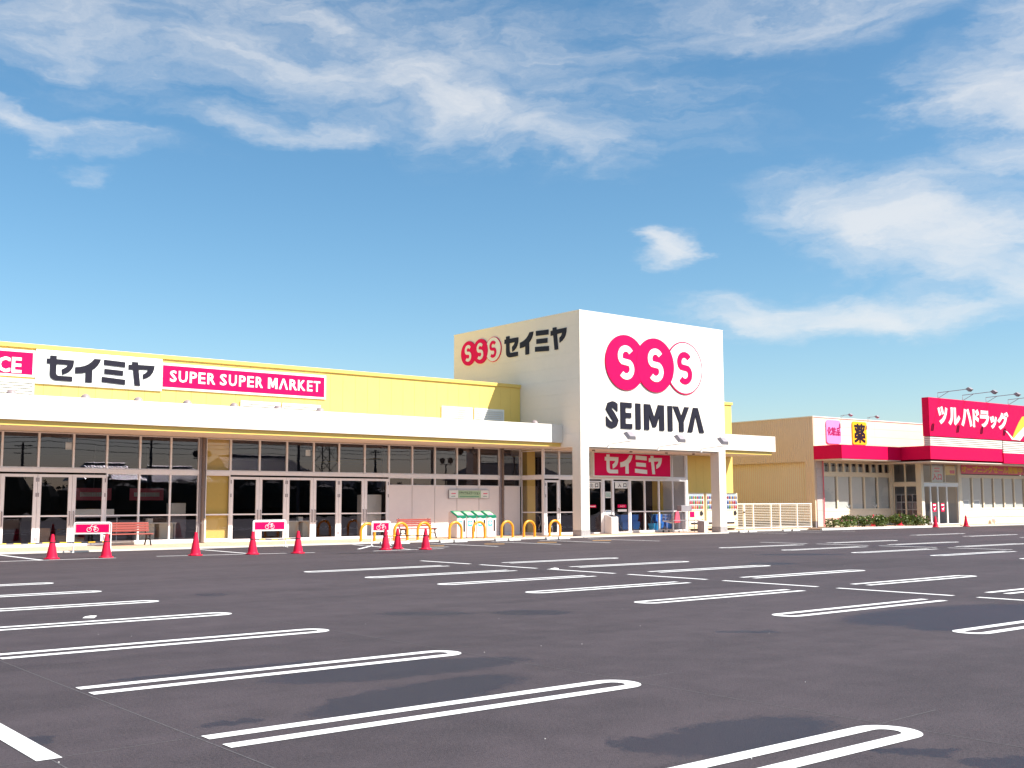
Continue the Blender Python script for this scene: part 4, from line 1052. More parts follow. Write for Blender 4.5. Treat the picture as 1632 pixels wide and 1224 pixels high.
# vending machines
def vend(x0, w, label):
    y0, y1, z0, z1 = 40.55, 41.30, .16, 2.09
    t_ = thing('vending_machine', label, 'vending machine', (x0 + w / 2, y0, .05), group='ivory vending machines')
    m_ = MB(); m_.box(x0, x0 + w, y0, y1, z0, z1); build('body', m_, 'vend', t_, bevel=.025)
    for x in (x0 + .12, x0 + w - .22):
        m_ = MB(); m_.box(x, x + .10, y0 + .08, y1 - .05, .05, z0 - .001); build('foot', m_, 'conc', t_)
    m_ = MB(); m_.box(x0 + .06, x0 + w - .10, y0 - .012, y0 - .001, 1.16, 2.02); wn_ = build('display_window', m_, 'vwin', t_)
    for r, z in enumerate((1.22, 1.48, 1.76)):
        m_ = MB(); m_.box(x0 + .07, x0 + w - .11, y0 - .03, y0 - .013, z - .045, z - .005); build('shelf', m_, 'signw', wn_)
        n = 8
        for k in range(n):
            xx_ = x0 + .12 + (w - .28) * k / (n - 1); m_ = MB(); hh = .17 if r < 2 else .14
            m_.lathe([(.03, z), (.034, z + .01), (.034, z + hh * .7), (.018, z + hh), (.016, z + hh + .02)], (xx_, y0 - .034, 0), 8)
            build('drink_can', m_, random.choice(['can_r', 'can_g', 'can_b', 'can_o']), wn_, smooth='auto')
    m_ = MB(); m_.box(x0 + .18, x0 + w - .32, y0 - .012, y0 - .001, .40, .56); build('take_out_flap', m_, 'iron', t_)
    m_ = MB(); m_.box(x0 + .16, x0 + w - .30, y0 - .016, y0 - .0125, .50, .575); build('flap_edge', m_, 'alu', t_)
    m_ = MB(); m_.prism([(0, .02), (.16, 0), (.24, .10), (.14, .26), (0, .22)], (x0 + w - .36, y0 - .001, .86), XA, ZA, N_F, .03); build('coin_panel', m_, 'iron', t_)
    m_ = MB(); m_.box(x0 + .10, x0 + .46, y0 - .008, y0 - .001, .78, 1.08); build('poster', m_, 'red' if x0 < 45.5 else 'signw', t_)
    m_ = MB(); m_.box(x0 + w - .22, x0 + w - .16, y0 - .02, y0 - .001, .62, .68); build('coin_return', m_, 'can_o', t_)
    m_ = MB(); m_.box(x0 + .04, x0 + w - .04, y0 - .008, y0 - .001, .24, .27); build('trim', m_, 'brown', t_)
    return t_
vend(44.98, 1.28, 'ivory vending machine with a red poster, left of the others'); vend(46.42, 1.28, 'ivory vending machine half hidden by the right tower pillar'); vend(47.78, 1.28, 'ivory vending machine right of the tower pillar, next to the fence')

# ------------------------------------------------------------------ things inside the shop
def counter(x0, x1, y, label, back=.75):
    t_ = thing('packing_counter', label, 'counter', ((x0 + x1) / 2, y, .05), group='white counters inside the shop front')
    m_ = MB(); m_.box(x0, x1, y, y + .6, .80, .84); build('top', m_, 'signw', t_)
    for a, b in ((x0 + .04, x0 + (x1 - x0) * .42), (x0 + (x1 - x0) * .55, x1 - .12)):
        m_ = MB(); m_.box(a, b, y + .05, y + .55, .05, .799); build('cabinet', m_, 'cream', t_)
    m_ = MB(); m_.box(x1 - .06, x1 - .02, y + .05, y + .55, .05, .799); build('leg', m_, 'alu', t_)
    return t_
counter(15.9, 17.4, 42.5, 'white packing counter inside the window left of the downpipe'); counter(22.2, 23.7, 42.6, 'white packing counter behind the middle doors')
def carton(x, y, z, w, d, h, label, mat='card'):
    t_ = thing('carton', label, 'carton', (x, y, z), group='cartons and boxes inside the shop front')
    m_ = MB(); m_.box(x, x + w, y, y + d, z, z + h); build('box', m_, mat, t_, bevel=.01)
    m_ = MB(); m_.box(x + w * .44, x + w * .56, y - .002, y + d, z + h + .001, z + h + .004); build('tape', m_, 'gold', t_)
for q in [(12.1, 42.4, .05, .45, .4, .34, 'brown carton on the floor behind the left glass door'), (12.2, 42.45, .391, .4, .35, .3, 'brown carton on top of another behind the left glass door'), (12.7, 42.6, .05, .5, .4, .36, 'brown carton between two cones behind the left glass doors'),
          (13.35, 42.5, .05, .5, .4, .28, 'low carton under the first bicycle sign behind the glass'), (13.5, 43.0, 1.1, 1.6, .5, .28, 'long white box on a shelf behind the left window', 'signw'), (16.3, 42.7, .842, .22, .2, .16, 'small white box on the counter left of the downpipe', 'signw'),
          (22.9, 42.8, .842, .22, .2, .16, 'small white box on the counter behind the middle doors', 'signw'), (17.45, 43.2, 1.15, .6, .5, .45, 'square white box near the downpipe behind the glass', 'signw')]: carton(*q)
mb = MB(); t_ = thing('shelf_table', 'grey table with thin legs behind the left window', 'table', (14.2, 42.95, .05)); mb.box(13.3, 15.3, 42.9, 43.55, 1.05, 1.098); build('top', mb, 'alu_d', t_)
for x in (13.35, 15.2):
    mb = MB(); mb.tube([(x, 42.95, .05), (x, 42.95, 1.05)], .02, 6); build('leg', mb, 'alu', t_)
mb = MB(); t_ = thing('table_stand', 'dark stand carrying the square white box behind the glass', 'stand', (17.7, 43.2, .05)); mb.box(17.45, 18.05, 43.15, 43.7, .05, 1.148); build('body', mb, 'alu_d', t_)
t_ = thing('white_cabinet', 'tall pale cabinet behind the rightmost glass door', 'cabinet', (26.3, 42.6, .05)); mb = MB(); mb.box(25.85, 26.7, 42.25, 42.29, .05, 1.95); build('door_panel', mb, 'signw', t_); mb = MB(); mb.box(25.85, 26.7, 42.295, 42.9, .05, 1.95); build('body', mb, 'alu', t_)
t_ = thing('wheelchair', 'folded wheelchairs seen through the side door of the entrance', 'wheelchair', (35.0, 40.6, .05))
for x in (34.75, 35.1):
    mb = MB(); mb.tube([(x, 40.6 + .30 * math.cos(2 * math.pi * k / 24), .36 + .30 * math.sin(2 * math.pi * k / 24)) for k in range(24)], .016, 6, True); w_ = build('wheel', mb, 'chrome', t_)
    mb = MB(); mb.tube([(x, 40.4, .50), (x, 40.75, .50), (x, 40.85, .92), (x, 41.0, .95)], .014, 6); mb.tube([(x, 40.4, .5), (x, 40.25, .12)], .014, 6); build('frame', mb, 'chrome', t_)
mb = MB(); mb.box(34.77, 35.08, 40.4, 40.78, .47, .50); build('seat', mb, 'black', t_)
for x, lab in ((13.9, 'far red and white banner deep inside the shop, left'), (15.9, 'far red and white banner deep inside the shop, right')):
    t_ = thing('banner', lab, 'banner', (x * 1.22, 51, 1.9)); m_ = MB(); m_.box(x * 1.22 - .8, x * 1.22 + .8, 51, 51.03, 1.75, 2.3); build('cloth', m_, 'pinkred', t_)
    m_ = MB(); m_.tube([(x * 1.22, 51.01, 2.3), (x * 1.22, 51.01, 4.2)], .01, 5); build('cord', m_, 'alu_d', t_)
    print_bars(t_, x * 1.22 - .6, x * 1.22 + .6, 1.85, 2.2, 50.996, 1, 'signw')

# ------------------------------------------------------------------ cream fence
t_ = thing('slat_fence', 'cream metal fence with horizontal slats between the two shops', 'fence', (52.7, 40.8, .05))
fx0, fx1, fy = 48.95, 56.2, 40.82
mb = MB(); mb.box(fx0, fx1, fy - .03, fy + .03, 1.45, 1.51); mb.box(fx0, fx1, fy - .03, fy + .03, .10, .16); build('rail', mb, 'fence', t_)
for x, w in ((49.9, .13), (50.7, .07), (52.3, .07), (53.15, .07), (54.75, .07), (56.1, .07)):
    mb = MB(); mb.box(x - w / 2, x + w / 2, fy - .045, fy + .045, .05, 1.515); build('post', mb, 'fence', t_, bevel=.006)
for k in range(13):
    z = .215 + k * .095; mb = MB(); mb.box(fx0, fx1, fy - .012, fy + .012, z, z + .018); build('slat', mb, 'fence', t_)
mb = MB(); mb.box(49.80, 49.9, fy - .10, fy - .046, .98, 1.06); build('latch', mb, 'iron', t_)

# ================================================================== DRUGSTORE (local axes: along the front, inwards, up)
PR = math.radians(-2.34)
ph = thing('drugstore', 'cream drugstore with a red awning, tan ribbed side wall and glazed front', 'drugstore', (56.62, 40.84, 0), PR, world=False)
def P_(name, mb_, mat, parent=None, **k): return build(name, mb_, mat, parent or ph, **k)
def pbx(name, a, b, c, d, e, f, mat, parent=None, **k):
    m_ = MB(); m_.box(a, b, c, d, e, f); return P_(name, m_, mat, parent, **k)
RZ = 6.77; VF_ = -2.06
# upper front wall: lapped panels
for k in range(5):
    z0 = 4.16 + k * .515; pbx('wall_panel', .13, 6.2, 0, .08, z0 + .004, z0 + .511, 'cream'); pbx('wall_panel', 6.206, 13.4, 0, .08, z0 + .004, z0 + .511, 'cream')
pbx('wall_core', .14, 34, .085, 7.0, 4.16, RZ - .03, 'cream'); pbx('interior_ceiling', 7.9, 34, VF_ + .1, .08, 4.10, 4.158, 'soffit'); pbx('wall_core', .16, 34, 7.01, 24, .0, RZ - .03, 'cream')
pbx('parapet_cap', -.04, 34, -.04, .30, RZ - .028, RZ + .03, 'white2'); pbx('parapet_cap', -.04, .30, .302, 24, RZ - .028, RZ + .03, 'white2')
# ribbed side wall with a shallow recess
def ribs(name, v0, v1, z0, z1, u, mat):
    pts = []; v = v0; p = .16
    while v < v1 - 1e-6:
        q = min(v1, v + p); pts += [(v, 0), (min(q, v + p * .45), 0), (min(q, v + p * .55), .028), (min(q, v + p * .9), .028)]; v = q
    pts.append((v1, 0)); m_ = MB()
    for (a, b), (c, d) in zip(pts[:-1], pts[1:]):
        m_.quad((u + b, a, z0), (u + d, c, z0), (u + d, c, z1), (u + b, a, z1))
    o = P_(name, m_, mat, flat=True); return o
ribs('wall_siding', .10, 12, 4.05, RZ - .03, 0, 'tan'); ribs('wall_siding', .10, .66, .42, 4.05, 0, 'tan'); ribs('wall_siding', .68, 9, .42, 4.05, .28, 'tan')
pbx('wall_corner', -.015, .125, -.012, .095, .42, RZ - .03, 'tan')
pbx('wall_reveal', .0, .28, .66, .678, .42, 4.05, 'tan'); pbx('wall_reveal', .005, .28, .68, 9, 4.03, 4.075, 'tan')
pbx('plinth', -.01, .30, .0, 9, 0, .418, 'alu_d')
pbx('wall_core', .30, .5, .12, 7, 0, 4.1, 'cream')
# awning and sign block
pbx('awning', -.02, 5.85, -2.06, -.003, 4.15, 4.97, 'redawn', bevel=.01)
pbx('awning_soffit', .03, 5.9, -2.02, -.003, 4.09, 4.145, 'soffit')
pbx('awning', 5.855, 14.0, -4.13, -.003, 4.16, 4.98, 'redawn', bevel=.01); pbx('awning', 14.004, 34, -4.20, -.003, 4.05, 4.72, 'redawn', bevel=.01)
pbx('awning_soffit', 5.9, 34, -4.09, -.003, 3.99, 4.045, 'soffit')
for k in range(5):
    z0 = 4.985 + k * .115; pbx('slat', 5.86, 13.98, -4.15, -3.7, z0, z0 + .075, 'white2')
for k in range(7):
    z0 = 4.725 + k * .115; pbx('slat', 14.004, 34, -4.20, -3.7, z0, z0 + .075, 'white2')
pbx('slat_backing', 5.9, 33.9, -4.05, -3.72, 4.985, 5.55, 'alu_d')
# pilasters
for k in range(8):
    z0 = .05 + k * .51; pbx('wall_panel', .127, .80, -.06, .08, z0 + .003, z0 + .507, 'pinkst')
VF = -2.06
pbx('column', 7.86, 8.13, VF - .04, VF + .29, .1, 4.08, 'cream'); pbx('column', 12.07, 12.42, VF - .04, VF + .2, .1, 4.08, 'cream'); pbx('column', 20.26, 20.95, VF - .06, VF + .2, .1, 4.08, 'cream')
pbx('column', 7.66, 7.86, -.05, .2, .1, 4.08, 'cream')
mb = MB(); mb.tube([(.70, -.12, 4.08), (.70, -.12, .1)], .03, 10); P_('downpipe', mb, 'pinkred', smooth='auto')
# windows with blinds
def pwin(u0, u1, n, up, v=0.0):
    m_ = MB(); m_.box(u0, u1, v - .02, v + .12, 1.03, 1.10); m_.box(u0, u1, v - .02, v + .12, 3.21, 3.36); m_.box(u0, u1, v - .02, v + .12, 4.03, 4.085)
    P_('window_rail', m_, 'cream')
    w = (u1 - u0) / n
    for k in range(n):
        a, b = u0 + k * w, u0 + (k + 1) * w; m_ = MB(); frame_rect(m_, a + .003, b - .003, 1.103, 3.207, v - .005, .10, .065); f_ = P_('window', m_, 'cream')
        m_ = MB(); m_.quad((a + .05, v + .03, 1.15), (b - .05, v + .03, 1.15), (b - .05, v + .03, 3.16), (a + .05, v + .03, 3.16)); P_('pane', m_, 'glass2', f_, flat=True)
        m_ = MB(); m_.box(a + .07, b - .17, v + .07, v + .08, 1.12, 3.2); P_('blind', m_, 'blind', f_)
    if up:
        w = (u1 - u0) / up
        for k in range(up):
            a, b = u0 + k * w, u0 + (k + 1) * w; m_ = MB(); frame_rect(m_, a + .003, b - .003, 3.363, 4.027, v - .005, .10, .07); f_ = P_('window', m_, 'cream')
            m_ = MB(); m_.quad((a + .05, v + .03, 3.40), (b - .05, v + .03, 3.40), (b - .05, v + .03, 3.99), (a + .05, v + .03, 3.99)); P_('pane', m_, 'glass2', f_, flat=True)
            m_ = MB(); m_.box(a + .08, b - .28, v + .16, v + .17, 3.38, 4.0); P_('blind', m_, 'blind', f_)
    for k in range(2):
        z0 = .1 + k * .465; m_ = MB(); m_.box(u0, u1, v, v + .10, z0 + .004, z0 + .461); P_('wall_panel', m_, 'cream')
    m_ = MB(); m_.box(u0, u1, v - .012, v - .001, .553, .577); P_('wall_trim', m_, 'pinkred')
    m_ = MB(); m_.box(u0, u1, v + .3, v + .4, .1, 4.08); P_('interior_wall', m_, 'dark')
pwin(.82, 7.65, 5, 10); pwin(12.43, 20.25, 6, 0, VF)
# dark side glass of the entrance, shelves behind
us = 7.875
for a, b in ((VF + .30, -.93), (-.925, -.06)):
    for z0, z1 in ((.12, 2.60), (2.80, 4.08)):
        mb = MB(); frame_rect(mb, a, b, z0, z1, us, .08, .05, 'y'); f_ = P_('window', mb, 'cream')
        mb = MB(); mb.quad((us + .04, b - .03, z0 + .03), (us + .04, a + .03, z0 + .03), (us + .04, a + .03, z1 - .03), (us + .04, b - .03, z1 - .03)); P_('pane', mb, 'glass', f_, flat=True)
pbx('window_rail', us - .02, us + .10, VF + .295, -.06, 2.603, 2.797, 'cream')
# entrance
for a, b, nm in ((8.16, 8.90, 'window'), (8.905, 9.71, 'sliding_door'), (9.715, 10.72, 'sliding_door'), (10.725, 12.06, 'window')):
    mb = MB(); frame_rect(mb, a, b, .12, 2.60, VF - .005, .08, .06); f_ = P_(nm, mb, 'signw'); mb = MB(); mb.quad((a + .04, VF + .03, .16), (b - .04, VF + .03, .16), (b - .04, VF + .03, 2.57), (a + .04, VF + .03, 2.57)); P_('pane', mb, 'glass2', f_, flat=True)
for a, b in ((8.16, 9.1), (9.105, 10.6), (10.605, 12.06)):
    mb = MB(); frame_rect(mb, a, b, 2.78, 4.08, VF - .005, .08, .04); f_ = P_('window', mb, 'cream'); mb = MB(); mb.quad((a + .03, VF + .03, 2.81), (b - .03, VF + .03, 2.81), (b - .03, VF + .03, 4.05), (a + .03, VF + .03, 4.05)); P_('pane', mb, 'glass2', f_, flat=True)
pbx('window_rail', 8.16, 12.06, VF - .03, VF + .12, 2.603, 2.777, 'signw')
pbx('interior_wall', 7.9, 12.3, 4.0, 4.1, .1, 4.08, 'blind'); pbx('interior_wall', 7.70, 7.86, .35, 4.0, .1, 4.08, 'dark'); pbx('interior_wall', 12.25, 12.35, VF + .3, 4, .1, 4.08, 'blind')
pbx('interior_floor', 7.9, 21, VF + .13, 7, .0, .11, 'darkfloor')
pbx('forecourt', -3.4, 34, -3.1, VF - .07, -.05, .10, 'paver'); pbx('forecourt', .1, 7.85, VF - .065, -.07, -.05, .098, 'paver')
pbx('kerb_stone', -3.6, 7.6, -3.26, -3.103, -.05, .115, 'signw'); pbx('kerb_stone', 7.605, 34, -3.26, -3.103, -.05, .05, 'sill')

# drugstore signs
def dsign(name, label, u, v, z, cat='sign'):
    c, s_ = math.cos(PR), math.sin(PR)
    o = thing(name, label, cat, (56.62 + u * c - v * s_, 40.84 + u * s_ + v * c, z), PR, world=False); OFF[o.name] = Vector((u, v, z)); return o
def rrect(x0, x1, z0, z1, r):
    p = []
    for cx, cz, a0 in ((x1 - r, z1 - r, 0), (x0 + r, z1 - r, 90), (x0 + r, z0 + r, 180), (x1 - r, z0 + r, 270)):
        p += [(cx + r * math.cos(math.radians(a0 + k)), cz + r * math.sin(math.radians(a0 + k))) for k in (0, 30, 60, 90)]
    return p
s_ = dsign('wall_sign', 'pink rounded wall sign reading 化粧品 on the drugstore front', 1.9, 0, 5.2); mb = MB(); mb.prism(rrect(1.22, 2.62, 5.16, 6.62, .2), (0, -.002, 0), XA, ZA, N_F, .07); build('sign_face', mb, 'pinks', s_)
text('化粧品', s_, (1.29, -.073, 5.66), XA, N_F, 1.28, .52, 'plum', .01, 0, heavy=.035)
s_ = dsign('wall_sign', 'amber wall sign with the black character 薬 on the drugstore front', 4.5, 0, 5.2); mb = MB(); mb.prism(rrect(3.82, 5.24, 5.18, 6.62, .12), (0, -.002, 0), XA, ZA, N_F, .07); build('sign_face', mb, 'yels', s_)
text('薬', s_, (3.96, -.073, 5.28), XA, N_F, 1.14, 1.22, 'ink', .012, 0, heavy=.07)
s_ = dsign('roof_sign', 'big red drugstore sign with white katakana letters above the awning', 12, -4.2, 5.56)
mb = MB(); mb.box(5.78, 34, -4.2, -3.72, 5.56, 7.94); build('sign_box', mb, 'redawn', s_, bevel=.015)
for ch, a, b, c, d in (('ツ', 6.66, 7.74, 6.32, 7.44), ('ル', 7.80, 9.12, 6.30, 7.42), ('ハ', 9.22, 10.46, 6.28, 7.42), ('ド', 10.54, 11.30, 6.28, 7.44), ('ラ', 11.38, 12.46, 6.28, 7.40), ('ッ', 12.54, 13.36, 6.26, 7.10), ('グ', 13.42, 14.80, 6.24, 7.42)):
    text(ch, s_, (a, -4.203, c), XA, N_F, b - a, d - c, 'signw', .02, .055)
# emblem: white tick with a yellow brush stroke
mb = MB(); mb.prism([(14.2, 6.22), (14.55, 6.15), (15.05, 5.85), (15.25, 5.72), (15.6, 5.62), (16.1, 5.60), (17.15, 6.35), (17.3, 6.62), (16.75, 6.55), (15.85, 6.05), (15.45, 5.78), (15.1, 5.62), (14.6, 6.02)], (0, -4.203, 0), XA, ZA, N_F, .02); build('emblem_tick', mb, 'signw', s_)
mb = MB(); mb.prism([(15.05, 5.63), (15.45, 5.80), (15.9, 6.10), (16.8, 6.60), (17.35, 6.66), (17.5, 7.1), (17.1, 7.28), (16.5, 7.20), (16.0, 6.75), (15.5, 6.2)], (0, -4.2025, 0), XA, ZA, N_F, .015); build('emblem_brush', mb, 'gold', s_)
s_ = dsign('sale_banner', 'red banner with yellow letters オープニングセール開催中 across the drugstore window', 16.3, VF, 3.4)
mb = MB(); mb.box(12.36, 20.1, VF - .09, VF - .07, 3.40, 4.02); build('cloth', mb, 'pinkred', s_)
text('オープニングセール開催中', s_, (12.42, VF - .092, 3.48), XA, N_F, 7.5, .46, 'gold', .004, 0, heavy=.04)
s_ = dsign('window_banner', 'white banner with red 入口 letters in the glass above the drugstore doors', 9.8, VF, 2.9); mb = MB(); mb.box(9.2, 10.5, VF + .085, VF + .09, 2.84, 4.04); build('cloth', mb, 'blind', s_)
text('入口', s_, (9.33, VF + .082, 2.96), XA, N_F, 1.0, .42, 'redawn', .003, .03); print_bars(s_, 9.55, 10.15, 3.45, 3.8, VF + .083, 2, 'pinkred')
s_ = dsign('window_banner', 'yellow and red banner in the upper glass right of the drugstore doors', 11.3, VF, 3.2); mb = MB(); mb.box(10.7, 11.9, VF + .085, VF + .09, 3.3, 3.95); build('cloth', mb, 'gold', s_); mb = MB(); mb.box(11.3, 11.85, VF + .078, VF + .083, 3.4, 3.62); build('print', mb, 'redawn', s_)
for a, lab in ((9.28, 'red poster with a white tick on the left drugstore sliding door'), (10.2, 'red poster with a white tick on the right drugstore sliding door')):
    s_ = dsign('door_poster', lab, a, VF, 1.0, 'poster'); mb = MB(); mb.box(a - .18, a + .20, VF + .014, VF + .02, .95, 1.48); build('paper', mb, 'redawn', s_)
    mb = MB(); mb.prism([(a - .13, 1.18), (a - .05, 1.1), (a + .02, 1.0), (a + .16, 1.18), (a + .16, 1.26), (a + .03, 1.14)], (0, VF + .0135, 0), XA, ZA, N_F, .003); build('print', mb, 'signw', s_)
    mb = MB(); mb.box(a - .14, a + .16, VF + .010, VF + .0135, 1.32, 1.42); build('print', mb, 'signw', s_)
for a, lab in ((12.95, 'white poster with a blue print in the first pane right of the drugstore doors'), (14.2, 'white poster with a blue print in the second pane right of the drugstore doors')):
    s_ = dsign('window_poster', lab, a, VF, 1.1, 'poster'); mb = MB(); mb.box(a - .3, a + .4, VF + .05, VF + .055, 1.16, 1.70); build('paper', mb, 'signw', s_); mb = MB(); mb.box(a - .22, a + .32, VF + .044, VF + .049, 1.42, 1.62); build('print', mb, 'vwin', s_)
for a, lab in ((3.3, 'small white tick print low on the sunlit blind of the drugstore'), (6.0, 'small white tick print low on the shaded blind of the drugstore')):
    s_ = dsign('window_print', lab, a, 0, 1.1, 'print'); mb = MB(); mb.prism([(a - .28, 1.40), (a - .12, 1.30), (a, 1.16), (a + .38, 1.46), (a + .34, 1.60), (a + .02, 1.32)], (0, .045, 0), XA, ZA, N_F, .003); build('print', mb, 'signw', s_)
# goods rack behind the dark glass
s_ = dsign('goods_rack', 'grid rack of dark boxes behind the dark side glass of the drugstore entrance', 8.1, -.9, .1, 'rack')
mb = MB()
for k in range(5): mb.box(8.0, 8.03, -1.74 + k * .40, -1.71 + k * .40, .12, 2.05)
for k in range(5): mb.box(7.995, 8.025, -1.74, -.11, .12 + k * .475, .155 + k * .475)
build('frame', mb, 'alu', s_)
for i in range(4):
    for j in range(4):
        mb = MB(); mb.box(8.04, 8.35, -1.69 + i * .40, -1.38 + i * .40, .17 + j * .475, .56 + j * .475); build('box', mb, random.choice(['alu_d', 'iron', 'stone', 'brown']), s_)
s_ = dsign('checkout_desk', 'pale desk with a dark screen just inside the drugstore glass', 11.3, -.7, .1, 'desk')
mb = MB(); mb.box(10.9, 12.0, -.7, -.2, .11, .95); build('body', mb, 'signw', s_); mb = MB(); mb.box(10.95, 11.35, -.65, -.58, 1.1, 1.45); build('screen', mb, 'iron', s_); mb = MB(); mb.tube([(11.15, -.62, .95), (11.15, -.62, 1.1)], .03, 8); build('stand', mb, 'iron', s_)
# lamps over the signs
def roof_lamp(u, v, z, L, h, label, k):
    s_ = dsign('sign_lamp', label, u, v, z, 'sign lamp'); s_['group'] = 'lamps over the drugstore signs'
    r = .028 * k; m_ = MB(); m_.tube([(u, v, z), (u, v, z + h), (u, v - L, z + h + .03 * L)], r, 6); m_.tube([(u, v, z + .02), (u, v - L * .38, z + h + .04)], r * .8, 6); build('arm', m_, 'alu_d', s_)
    m_ = MB(); c = Vector((u, v - L, z + h + .03 * L)); m_.prism([(-.22 * k, 0), (.05 * k, .14 * k), (.30 * k, -.06 * k), (.06 * k, -.24 * k)], c - XA * .2 * k, Vector((0, -1, 0)), ZA, XA, .4 * k); build('head', m_, 'alu_d', s_)
for i, u in enumerate((7.2, 9.95, 12.65, 15.33)): roof_lamp(u, -3.95, 7.94, 2.1, .36, ('leftmost', 'second', 'third', 'rightmost')[i] + ' lamp arm on top of the big red sign, counted from its left end', .72)
roof_lamp(2.9, .1, 6.79, .7, .16, 'small lamp arm on the roof edge above the pink sign', .5); roof_lamp(5.62, .1, 6.79, .7, .16, 'small lamp arm on the roof edge above the amber sign', .5)

# cones by the drugstore
c1 = copy_tree(c0)
for o_, (x, y, z), lab in ((c1, (63.75, 37.2, .004), 'red traffic cone in front of the drugstore sliding doors'), (None, (67.1, 37.05, .004), 'red traffic cone with a dark top at the right of the drugstore doors')):
    o_ = o_ or copy_tree(c0); o_.location = (x, y, z); o_['label'] = lab; o_['group'] = 'red traffic cones at the drugstore'
for u, v, lab in ((4.0, -1.2, 'red traffic cone whose tip shows above the left half of the hedge'), (6.75, -1.2, 'red traffic cone showing above the right half of the hedge')):
    o_ = copy_tree(c0); o_.location = (56.62 + u * math.cos(PR) - v * math.sin(PR), 40.84 + u * math.sin(PR) + v * math.cos(PR), .10); o_['label'] = lab; o_['group'] = 'red traffic cones at the drugstore'
s_ = dsign('small_spotlight', 'small pale ground spotlight at the foot of the wall right of the drugstore doors', 15.75, VF - .3, .1, 'spotlight')
mb = MB(); mb.lathe([(.06, .10), (.05, .22)], (15.75, VF - .3, 0), 10); build('base', mb, 'alu', s_); mb = MB(); mb.lathe([(.10, -.1), (.20, .12)], (15.75, VF - .3, .36), 14, 'y'); build('head', mb, 'signw', s_)

# ------------------------------------------------------------------ hedge of low shrubs
rnd = random.Random(3)
names = ['sparse shrub at the drugstore corner, leftmost of the hedge', 'second shrub of the hedge from the drugstore corner, with pink tips', 'third shrub of the hedge from the drugstore corner', 'fourth shrub of the hedge, where the sunlit wall ends behind it', 'fifth shrub of the hedge from the drugstore corner',
         'sixth shrub of the hedge, in front of the left cone tip', 'seventh shrub of the hedge from the drugstore corner', 'eighth shrub of the hedge, left of the right cone', 'ninth shrub of the hedge, in front of the dark glass', 'last low shrub of the hedge with pink flowers by the drugstore doors']
for i in range(10):
    u = -1.75 + i * 1.0; v = -2.55 + rnd.uniform(-.15, .15); hgt = (.50, .62, .74, .68, .72, .66, .74, .78, .72, .52)[i]; rx = .78 if 0 < i < 9 else .5
    s_ = dsign('shrub', names[i], u, v, .1, 'shrub'); s_['group'] = 'low shrubs of the hedge by the drugstore'
    fo = MB(); fl = MB(); stx = MB()
    for k in range(9 if i else 5):
        a = rnd.uniform(0, 6.28); r = rnd.uniform(.1, .55) * rx; stx.tube([(u, v, .1), (u + r * .5 * math.cos(a), v + r * .5 * math.sin(a), .1 + hgt * .5), (u + r * math.cos(a), v + r * math.sin(a), .1 + hgt * rnd.uniform(.8, 1.08))], [.014, .010, .004], 4)
    lobes = [(u + rnd.uniform(-.5, .5) * rx, v + rnd.uniform(-.35, .35), .1 + hgt * rnd.uniform(.35, .72), rnd.uniform(.20, .36)) for _ in range(9 if 0 < i < 9 else 5)]
    for cx, cy, cz, rr_ in lobes:
        for k in range(150):
            th = rnd.uniform(0, 6.28); ph_ = math.acos(rnd.uniform(-1, 1)); q = rr_ * rnd.uniform(.55, 1.05)
            c = Vector((cx + q * math.sin(ph_) * math.cos(th), cy + q * math.sin(ph_) * math.sin(th), max(.14, cz + q * math.cos(ph_) * .85)))
            d1 = Vector((rnd.gauss(0, 1), rnd.gauss(0, 1), rnd.gauss(0, .7))).normalized(); d2 = d1.cross(Vector((rnd.gauss(0, 1), rnd.gauss(0, 1), rnd.gauss(0, 1)))).normalized(); s = rnd.uniform(.035, .065)
            tgt = fl if (c.z > .1 + hgt * .55 and rnd.random() < (.05 if i in (0, 1, 8, 9) else .012)) else fo
            tgt.add([c - d1 * s, c + d2 * s * .5, c + d1 * s, c - d2 * s * .5], [(0, 1, 2, 3)])
    build('stem', stx, 'stem', s_); build('foliage', fo, 'leaf', s_, flat=True)
    if fl.f: build('flower', fl, 'petal', s_, flat=True)
for u, v, r, lab in ((7.75, -2.75, .17, 'pale round rock at the right end of the hedge'), (8.3, -2.8, .12, 'smaller pale rock right of the round one by the hedge')):
    s_ = dsign('rock', lab, u, v, .1, 'rock'); bm = bmesh.new(); bmesh.ops.create_icosphere(bm, subdivisions=3, radius=r)
    for vt in bm.verts: vt.co *= 1 + .22 * math.sin(vt.co.x * 31 + 1) * math.cos(vt.co.y * 27) ; vt.co.z *= .8
    me = bpy.data.meshes.new('rock_body'); bm.to_mesh(me); bm.free(); me.materials.append(X['rock']); o_ = link('stone', me, s_); o_.location = (0, 0, r * .6)
    for p in me.polygons: p.use_smooth = True

# ------------------------------------------------------------------ loose stones and a scrap on the asphalt
mb = MB(); rnd = random.Random(11)
for _ in range(22):
    y = rnd.uniform(3.2, 16); x = y * math.tan(math.radians(39)) + rnd.uniform(-.45, .5) * y * 1.3; r = rnd.uniform(.003, .0065)
    mb.lathe([(r, 0.001), (r * .8, r), (.001, r * 1.3)], (x, y, 0), 5)
build('loose_stones', mb, 'rock', None, kind='stuff')
t_ = thing('paper_scrap', 'small white scrap lying on the asphalt by a far parking line', 'scrap', (17.05, 19.5, 0)); mb = MB()
mb.add([(16.95, 19.55, .006), (17.08, 19.42, .012), (17.15, 19.48, .03), (17.0, 19.62, .02), (17.05, 19.52, .045)], [(0, 1, 4), (1, 2, 4), (2, 3, 4), (3, 0, 4)]); build('sheet', mb, 'signw', t_)
t_ = thing('paper_scrap', 'crumpled pale scrap lying left on the asphalt beside a parking line', 'scrap', (5.1, 15.33, 0)); mb = MB()
